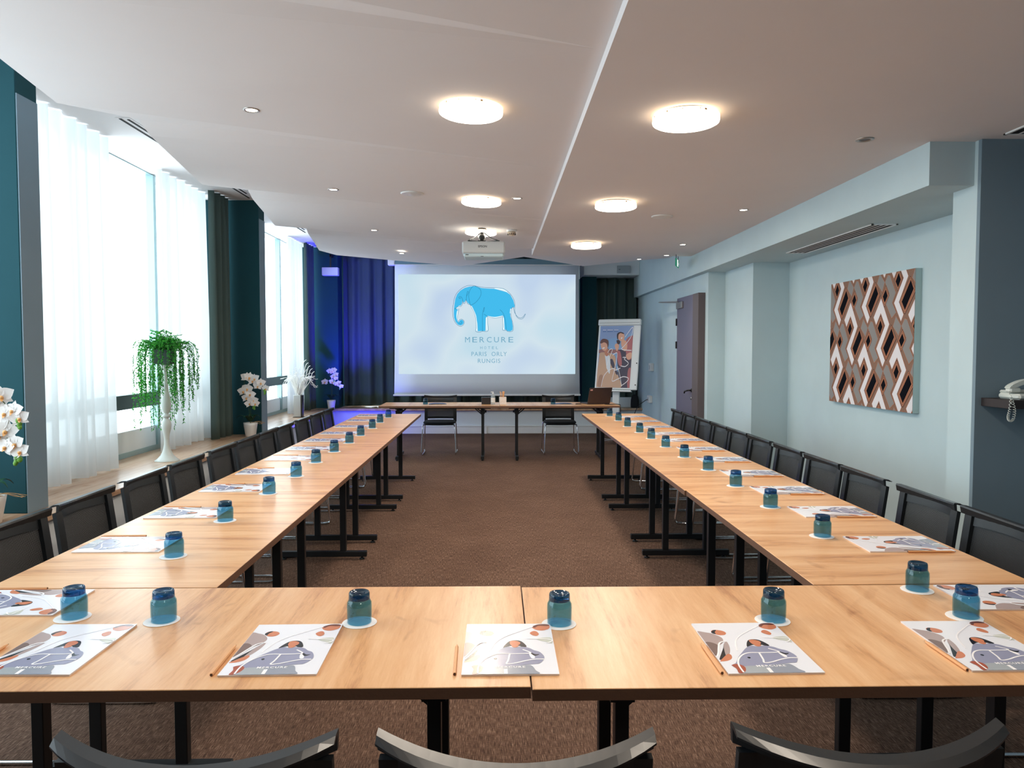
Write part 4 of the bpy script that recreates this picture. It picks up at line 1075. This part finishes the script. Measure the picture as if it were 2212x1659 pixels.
b = MB(); b.tube(smooth_path([(2.54, 12.55, .66), (2.48, 12.6, .62), (2.38, 12.7, .50), (2.30, 12.8, .2), (2.27, 12.6, .01)], 6), .006, M_BLACK, 6); o = b.build('power_cable'); tag(o, 'black power cable running down from the lower socket box', 'cable')

# ------------------------------------------------------------------ things on the presenter desk
DZ = .7402
r = empty('laptop', (1.36, 10.38, DZ), math.radians(198), 'open dark laptop with its lid towards the room at the right of the presenter desk', 'laptop')
M_LAP = mat('laptop_brown_grey', srgb(74, 60, 58), .4, .3)
b = MB(); b.box(-.17, .17, -.12, .12, 0, .018, M_LAP, .004); b.box(-.14, .14, -.04, .09, .018, .0185, M_BLACK); b.build('base', r)
T = Matrix.Translation((0, .12, .016)) @ Matrix.Rotation(-math.radians(18), 4, 'X')
b = MB(); b.box(-.17, .17, 0, .008, 0, .225, M_LAP, .003, T=T); b.build('lid', r)
b = MB(); b.box(-.155, .155, -.001, 0, .015, .215, mat('laptop_screen', srgb(60, 70, 84), .2), T=T); b.build('display', r)
b = MB(); b.box(.12, .155, .008, .0086, .185, .205, mat('sticker_pink', srgb(226, 170, 160), .5), T=T); b.build('sticker', r)
b = MB(); b.tube(smooth_path([(1.17, 10.33, DZ + .01), (1.10, 10.30, DZ + .006), (1.08, 10.22, DZ + .005), (1.15, 10.2, DZ + .005)], 5), .004, M_BLACK, 6)
b.tube(smooth_path([(1.47, 10.2, DZ + .006), (1.55, 10.16, DZ + .006), (1.62, 10.2, DZ + .006), (1.655, 10.12, DZ + .004), (1.668, 10.1, .70), (1.665, 10.1, .3)], 6), .005, M_BLACK, 6)
o = b.build('laptop_cable'); tag(o, 'thin black cable from the laptop trailing over the desk end', 'cable')
r = empty('black_box', (-.14, 10.32, DZ), .05, 'small black box on the presenter desk left of the sanitizer bottle', 'box')
b = MB(); b.box(-.062, .062, -.05, .05, 0, .095, mat('box_black', srgb(36, 32, 34), .4), .006); b.build('body', r)
b = MB(); b.box(-.063, .063, -.051, .051, .075, .078, M_DARKMETAL); b.build('lid_seam', r)
r = empty('sanitizer_bottle', (-.045, 10.28, DZ), 0, 'clear pump bottle with a white label on the presenter desk', 'bottle')
b = MB(); b.lathe([(.028, 0), (.031, .006), (.031, .10), (.026, .118), (.012, .128), (.011, .135)], M_CLEAR, 24); b.build('bottle_body', r)
b = MB(); b.lathe([(.0315, .03), (.0315, .09)], M_WHITE, 24, cap0=False, cap1=False); b.build('paper_label', r)
b = MB(); b.lathe([(.013, .135), (.013, .150), (.006, .152), (.006, .168)], M_WHITE, 14); b.box(-.028, .008, -.006, .006, .163, .172, M_WHITE); b.build('pump', r)
r = empty('pencil_pot', (.088, 10.30, DZ), .1, 'white square pot on the presenter desk, full of pencils', 'pencil pot')
b = MB(); M_POT = mat('pot_cream', srgb(228, 222, 216), .6)
for x0, x1, y0, y1 in ((-.045, -.041, -.045, .045), (.041, .045, -.045, .045), (-.041, .041, -.045, -.041), (-.041, .041, .041, .045)): b.box(x0, x1, y0, y1, 0, .10, M_POT)
b.box(-.041, .041, -.041, .041, 0, .004, M_POT); b.build('pot', r)
b = MB()
for k in range(4): b.box(-.03 + .02 * k, -.024 + .02 * k, -.0455, -.045, .03 + .01 * (k % 2), .036 + .01 * (k % 2), mat('pot_dots', srgb(190, 170, 156), .6))
b.build('printed_dots', r)
for k in range(11):
    a = R.uniform(-.16, .16); c = R.uniform(-.16, .16); x, y = R.uniform(-.022, .022), R.uniform(-.022, .022)
    mp = MB(); mp.tube([(x, y, .006), (x + a * .17 * .9, y + c * .17 * .5, .165 + R.uniform(0, .012))], .0042, M_PEN, 6)
    o = mp.build('pencil'); o.location = (.088, 10.30, DZ); tag(o, 'orange-brown pencil standing in the white pot', 'pencil', 'pencils standing in the white pot')
for x, y, t in ((-.80, 10.30, 'left'), (.92, 10.28, 'right')):
    r = empty('open_booklet', (x, y, DZ), .1, 'blue-covered booklet lying slightly open on the presenter desk, %s seat' % t, 'booklet', 'booklets on the presenter desk')
    b = MB(); b.grid(lambda u, v: ((u - .5) * .24, (v - .5) * .17, .004 + .012 * math.sin(PI * u) ** .6), 10, 1, mat('booklet_blue', srgb(70, 90, 140), .5)); b.build('cover', r)
    b = MB(); b.box(-.118, .118, -.083, .083, 0, .003, cm('page', 232, 226, 224)); b.build('pages', r)
for k, (x, y, a) in enumerate(((.17, 10.28, .3), (.24, 10.31, -.1), (-.0, 10.34, .2))):
    b = MB(); b.box(-.04, .04, -.028, .028, 0, .0015, M_PAPER); o = b.build('paper_card'); o.location = (x, y, DZ); o.rotation_euler = (0, 0, a)
    tag(o, ['white card just right of the pencil pot', 'white card farther right of the pencil pot', 'white card behind the pump bottle'][k], 'card', 'small white cards on the desk')

# ------------------------------------------------------------------ phone on its shelf
b = MB(); b.box(2.80, 3.25, 4.05, 4.2995, 1.158, 1.205, mat('shelf_dark', srgb(38, 30, 30), .6), .002); o = b.build('wall_shelf'); tag(o, 'dark brown wall shelf under the telephone', 'shelf')
r = empty('telephone', (3.0, 4.17, 1.2052), 0, 'white desk telephone with coiled cord on the wall shelf', 'telephone')
M_TEL = mat('phone_white', srgb(206, 212, 206), .4)
b = MB(); b.grid(lambda u, v: (-.13 + .26 * (.5 - .5 * math.cos(2 * PI * u)) if False else -.13 + .26 * min(1, max(0, (math.cos(2 * PI * u) * .75 + .5))), -.09 + .18 * v, .004 + (.035 + .025 * v) * (1 if math.sin(2 * PI * u) > 0 else 0)), 2, 2, M_TEL) if False else None
b.box(-.13, .13, -.09, .09, 0, .032, M_TEL, .01); b.box(-.125, .125, 0, .09, .03, .048, M_TEL, .008); b.build('base', r)
b = MB(); b.box(-.02, .09, -.07, .02, .032, .035, mat('phone_keys', srgb(200, 150, 150), .5)); b.build('keypad', r)
b = MB()
hp = smooth_path([(-.135, -.01, .056), (-.12, -.01, .072), (-.06, -.01, .096), (.02, -.01, .104), (.09, -.01, .092), (.125, -.01, .070)], 4)
for (x, y, z), (x2, y2, z2) in zip(hp, hp[1:]): b.bar((x, y, z), (x2, y2, z2), .046, .024, M_TEL, up=(0, 0, 1))
b.box(-.142, -.08, -.035, .015, .036, .066, M_TEL, .008); b.box(.08, .135, -.035, .015, .048, .072, M_TEL, .008); b.build('handset', r)
b = MB(); base = smooth_path([(-.14, -.02, .045), (-.185, -.09, .030), (-.200, -.125, .020), (-.212, -.135, -.05), (-.220, -.135, -.09), (-.210, -.135, -.112), (-.192, -.135, -.100), (-.186, -.135, -.05), (-.196, -.128, .006), (-.17, -.11, .008), (-.13, -.08, .010)], 26)
hel = []
for i, p in enumerate(base):
    t = i / (len(base) - 1); rr = .0065 if .2 < t < .80 else .0008; a = i * 1.05
    hel.append((p[0] + rr * math.cos(a), p[1] + rr * math.sin(a), p[2] + rr * .35 * math.sin(a)))
b.tube(hel, .0016, M_TEL, 5); b.build('coiled_cord', r)

# ------------------------------------------------------------------ plants on the sill
SZ = .4502
M_LEAF = m_cloth('fern_green', srgb(64, 160, 56), srgb(96, 186, 76), .4); M_LEAF2 = m_cloth('fern_dark_green', srgb(24, 98, 38), srgb(40, 120, 50), .3); M_STEM = mat('plant_stem', srgb(60, 84, 40), .7)
M_PET = m_cloth('orchid_petal', srgb(240, 238, 236), srgb(246, 240, 236), .25); M_LIP = mat('orchid_lip', srgb(232, 176, 110), .6); M_BUD = mat('orchid_bud', srgb(104, 160, 60), .5)
M_OL = mat('orchid_leaf', srgb(20, 62, 40), .4); M_POTW = mat('plant_pot_white', srgb(222, 220, 216), .5); M_ROOT = mat('dry_root', srgb(176, 140, 96), .7)
r = empty('plant_stand', (-3.06, 7.05, SZ), 0, 'tall turned white candlestick stand on the window sill', 'plant stand')
M_STD = mat('stand_white', srgb(206, 214, 210), .35)
b = MB(); b.lathe([(.108, 0), (.108, .006), (.085, .022), (.055, .055), (.036, .10), (.025, .15), (.022, .20)], M_STD, 32, cap1=False); b.build('foot', r)
b = MB(); b.lathe([(.022, .20), (.027, .25), (.040, .30), (.045, .34), (.036, .375), (.020, .392), (.019, .40), (.040, .412), (.040, .424), (.020, .438), (.026, .45), (.042, .475), (.046, .51), (.040, .57), (.028, .63), (.020, .70), (.026, .715), (.018, .73), (.017, .82), (.03, .87), (.05, .90)], M_STD, 32, cap0=False); b.build('turned_shaft', r)
r = empty('hanging_fern', (-3.06, 7.05, SZ + .9002), 0, 'trailing green fern spilling over its pot atop the white stand', 'plant')
b = MB(); b.box(-.085, .075, -.075, .075, 0, .135, mat('pot_dark_green', srgb(40, 62, 52), .6), .006); b.build('pot', r)
b = MB(); lf = MB(); rr = random.Random(5)
def leaf(mb, p, d, s, m):
    d = d.normalized(); sd = d.orthogonal().normalized(); sd = (Matrix.Rotation(rr.uniform(0, 6.28), 3, d) @ sd)
    a = p + d * s; mb.add([p, p + d * s * .5 + sd * s * .28, a, p + d * s * .5 - sd * s * .28], [(0, 1, 2, 3)], m)
for i in range(135):
    a = rr.uniform(0, 2 * PI)
    if i < 80:      # long trailing strands
        L_ = rr.uniform(.22, .50) if rr.random() < .55 else rr.uniform(.5, .76); out = rr.uniform(.07, .24); hi = rr.uniform(.02, .13)
        if math.cos(a) > .2 and rr.random() < .3: L_ *= .8
        pts = [Vector((0, 0, .15)) + Vector((math.cos(a), math.sin(a), 0)) * .05]
        for k in range(1, 15):
            t = k / 14; q = min(1, t * 2.4)
            pts.append(Vector((math.cos(a), math.sin(a), 0)) * (.05 + out * (1 - (1 - q) ** 2)) + Vector((rr.uniform(-.006, .006), rr.uniform(-.006, .006), .13 + hi * math.sin(PI * min(1, t * 1.8)) * (1 if t < .56 else 0) - L_ * max(0, t - .18) / .82)))
    else:
        L_ = rr.uniform(.08, .22); e = rr.uniform(.1, 1.35)
        pts = [Vector((rr.uniform(-.05, .05), rr.uniform(-.05, .05), .15)) + Vector((math.cos(a) * math.cos(e), math.sin(a) * math.cos(e), math.sin(e))) * L_ * k / 8 - Vector((0, 0, .03 * (k / 8) ** 2)) for k in range(9)]
    b.tube(pts, .0013, M_STEM, 4, cap=False)
    for p, q in zip(pts, pts[1:]):
        for _ in range(8 if i < 80 else 12):
            t = rr.random(); d = (q - p).normalized() + Vector((rr.uniform(-1, 1), rr.uniform(-1, 1), rr.uniform(-.6, .6)))
            s0 = rr.uniform(.009, .021); c0 = p.lerp(q, t)
            leaf(lf, c0, d, s0, M_LEAF if rr.random() < .68 else M_LEAF2)
            leaf(lf, c0 + d.normalized() * s0 * .6, d + Vector((rr.uniform(-1, 1), rr.uniform(-1, 1), 0)), s0 * .8, M_LEAF if rr.random() < .6 else M_LEAF2)
b.build('strands', r); lf.build('foliage', r)

def flower(mb_parent, c, s, face, roll, name='flower'):
    z = Vector(face).normalized(); x = Vector((0, 0, 1)).cross(z).normalized(); y = z.cross(x)
    Mx = Matrix.Translation(c) @ Matrix((x, y, z)).transposed().to_4x4() @ Matrix.Rotation(roll, 4, 'Z')
    b = MB()
    def petal(a, L, W, m, cup=.25):
        Tp = Mx @ Matrix.Rotation(a, 4, 'Z')
        n = 6; vs = []
        for i in range(n + 1):
            t = i / n; wd = W * math.sin(PI * (.08 + .92 * t) ** .75) * .5
            for sx in (-1, 0, 1):
                vs.append(Tp @ Vector((sx * wd, L * t, cup * L * (t * t) * .5 + (.0 if sx else -.06 * L))))
        fs = [(i * 3 + j, i * 3 + j + 1, (i + 1) * 3 + j + 1, (i + 1) * 3 + j) for i in range(n) for j in (0, 1)]
        b.add(vs, fs, m, True)
    for a in (0, 2.25, -2.25): petal(a, s * .95, s * .62, M_PET, -.2)
    for a in (1.25, -1.25): petal(a, s * 1.05, s * 1.05, M_PET, .1)
    b.ball(Mx @ Vector((0, -s * .12, s * .12)), s * .15, M_LIP, 8, 5)
    petal(PI, s * .5, s * .35, M_LIP, .9)
    return b.build(name, mb_parent)
def orchid(loc, label, stems, potr, poth, fs, seed, leafs=True, roots=True):
    rr_ = random.Random(seed)
    r = empty('potted_orchid', loc, 0, label, 'orchid', 'white orchids on the sill')
    b = MB(); b.lathe([(potr * .68, 0), (potr * .72, .004), (potr * .95, poth * .8), (potr, poth), (potr * .94, poth), (potr * .9, poth - .012)], M_POTW, 28, cap1=False)
    b.lathe([(potr * .9, poth - .012), (.001, poth - .010)], M_ROOT, 28, cap0=False, cap1=False); b.build('pot', r)
    lv = MB()
    for k in range(6):
        a = 2 * PI * k / 6 + rr_.uniform(-.3, .3); L_ = rr_.uniform(.10, .15)
        def lfn(u, v, a=a, L_=L_):
            t = u; wd = .028 * math.sin(PI * (.1 + .9 * t) ** .7); sx = (v - .5) * 2
            rad = .02 + L_ * t; z = poth + .02 + .09 * math.sin(t * 2.0) - .05 * t * t + .006 * abs(sx)
            return (math.cos(a) * rad - math.sin(a) * wd * sx, math.sin(a) * rad + math.cos(a) * wd * sx, z)
        lv.grid(lfn, 8, 2, M_OL)
    lv.build('leaf_rosette', r)
    if roots:
        rt = MB()
        for k in range(5):
            a = rr_.uniform(-.6, .6); rt.tube(smooth_path([(0, 0, poth - .005), (potr * .9 * math.cos(a), potr * .9 * math.sin(a), poth + .012), (potr * 1.5 * math.cos(a), potr * 1.5 * math.sin(a), poth + rr_.uniform(-.01, .015)), (potr * 2.0 * math.cos(a), potr * 2.0 * math.sin(a), poth - .01)], 4), .0018, M_ROOT, 5)
        rt.build('aerial_roots', r)
    for st in stems:
        P = smooth_path(st, 8); s_ = MB(); s_.tube(P, .0028, M_STEM, 6)
        n = len(P); s_.build('stem', r)
        N0 = int(n * .50); cnt = st and 7
        for k in range(7):
            p = Vector(P[min(n - 1, N0 + int((n - N0) * k / 7.5))])
            side = (-1) ** k; off = Vector((side * fs * .45, -fs * .3, rr_.uniform(-.2, .2) * fs))
            flower(r, p + off, fs * (1 - .04 * k), (rr_.uniform(-.3, .6), -1, rr_.uniform(-.1, .3)), rr_.uniform(-.3, .3))
        bd = MB()
        for k in range(4):
            p = Vector(P[-1]) + Vector((rr_.uniform(-.014, .014), -.01, -.012 * k + .008)); bd.ball(p, fs * (.22 - .02 * k), M_BUD, 8, 6, (1, 1, 1.25))
        bd.build('bud_cluster', r)
orchid((-3.02, 4.50, SZ), 'largest white orchid in a white pot at the far left edge, before the near pillar',
       [[(0, 0, .15), (-.03, 0, .45), (.01, -.02, .70), (.10, -.04, .76), (.19, -.05, .68), (.24, -.06, .61)], [(0, 0, .15), (.0, 0, .40), (.05, -.03, .58), (.13, -.05, .56), (.20, -.06, .48), (.24, -.07, .40)]], .105, .165, .078, 3)
orchid((-2.93, 9.04, SZ), 'white orchid in a white pot standing before the middle teal pillar',
       [[(0, 0, .15), (.0, 0, .38), (-.06, -.02, .62), (-.02, -.03, .70), (.06, -.03, .68), (.14, -.03, .60), (.19, -.03, .54)], [(0, 0, .15), (-.02, 0, .35), (-.06, -.02, .56), (-.02, -.03, .52), (.03, -.03, .43), (.05, -.03, .36)]], .082, .165, .072, 4)
orchid((-2.87, 13.18, SZ), 'orchid tinted violet by the blue light in the far left corner',
       [[(0, 0, .15), (.0, 0, .42), (-.02, -.02, .62), (.03, -.03, .68), (.07, -.03, .60), (.06, -.03, .50)], [(0, 0, .15), (.02, 0, .38), (-.04, -.02, .50), (-.12, -.03, .49), (.04, -.03, .47), (.14, -.03, .44), (.16, -.03, .38)]], .075, .16, .062, 5, roots=False)

r = empty('branch_vase', (-3.03, 11.62, SZ), 0, 'square silver vase with a fan of white twigs on the sill', 'vase')
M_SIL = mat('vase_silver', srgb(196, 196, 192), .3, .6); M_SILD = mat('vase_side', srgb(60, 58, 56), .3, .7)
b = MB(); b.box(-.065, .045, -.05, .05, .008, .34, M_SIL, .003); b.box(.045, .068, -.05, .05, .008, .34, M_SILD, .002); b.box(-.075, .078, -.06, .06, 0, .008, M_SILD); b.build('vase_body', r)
b = MB(); M_BR = mat('branch_white', srgb(236, 234, 228), .7); rr = random.Random(9)
for k in range(60):
    a = rr.uniform(-1, 1); sp = a * .26; h = .78 - .22 * abs(a) + rr.uniform(-.12, .03); y = rr.uniform(-.10, .10)
    P = smooth_path([(rr.uniform(-.03, .03), y * .2, .30), (sp * .25 + rr.uniform(-.02, .02), y * .4, .45), (sp * .6 + rr.uniform(-.02, .02), y * .7, .60), (sp + .03 * rr.uniform(-1, 1), y, h), (sp + .03, y, h + .005)], 4)
    b.tube(P, .0032, M_BR, 5)
for k in range(5):     # thick curved-over tips at the right
    x = .10 + .030 * k; h = .88 - .045 * k
    b.tube(smooth_path([(.02, 0, .3), (.07 + .01 * k, -.02, .45), (x - .03, -.03, h - .14), (x, -.03, h - .03), (x + .035, -.03, h)], 5), .005, M_BR, 6)
b.build('twigs', r)

# ------------------------------------------------------------------ blue up-light on the floor behind the left tables
r = empty('uplight', (-2.35, 12.75, 0), 0, 'small blue LED uplight on the floor in the far left corner', 'uplight')
b = MB(); b.lathe([(.07, .02), (.075, .03), (.075, .11), (.065, .12)], M_BLACK, 24, cap1=False); b.box(-.09, -.08, -.03, .03, 0, .09, M_BLACK); b.box(.08, .09, -.03, .03, 0, .09, M_BLACK); b.box(-.09, .09, -.03, .03, 0, .01, M_BLACK); b.box(-.09, -.07, -.01, .01, .06, .075, M_BLACK); b.box(.07, .09, -.01, .01, .06, .075, M_BLACK); b.build('housing', r)
b = MB(); b.lathe([(.064, .112), (.001, .114)], M_LEDB, 24, cap0=False, cap1=False); b.build('led_face', r)
l = bpy.data.lights.new('uplight_beam', 'SPOT'); l.energy = 650; l.color = (.03, .03, 1); l.spot_size = 1.1; l.spot_blend = .8; l.shadow_soft_size = .06
q = bpy.data.objects.new('uplight_beam', l); COL.objects.link(q); q.location = (-2.35, 12.75, .14)
q.rotation_euler = (Vector((-2.62, 13.5, 2.5)) - Vector((-2.35, 12.75, .14))).to_track_quat('-Z', 'Y').to_euler()

l = bpy.data.lights.new('uplight_spill', 'POINT'); l.energy = 16; l.color = (.03, .03, 1); l.shadow_soft_size = .05
q = bpy.data.objects.new('uplight_spill', l); COL.objects.link(q); q.location = (-2.30, 12.82, .2)
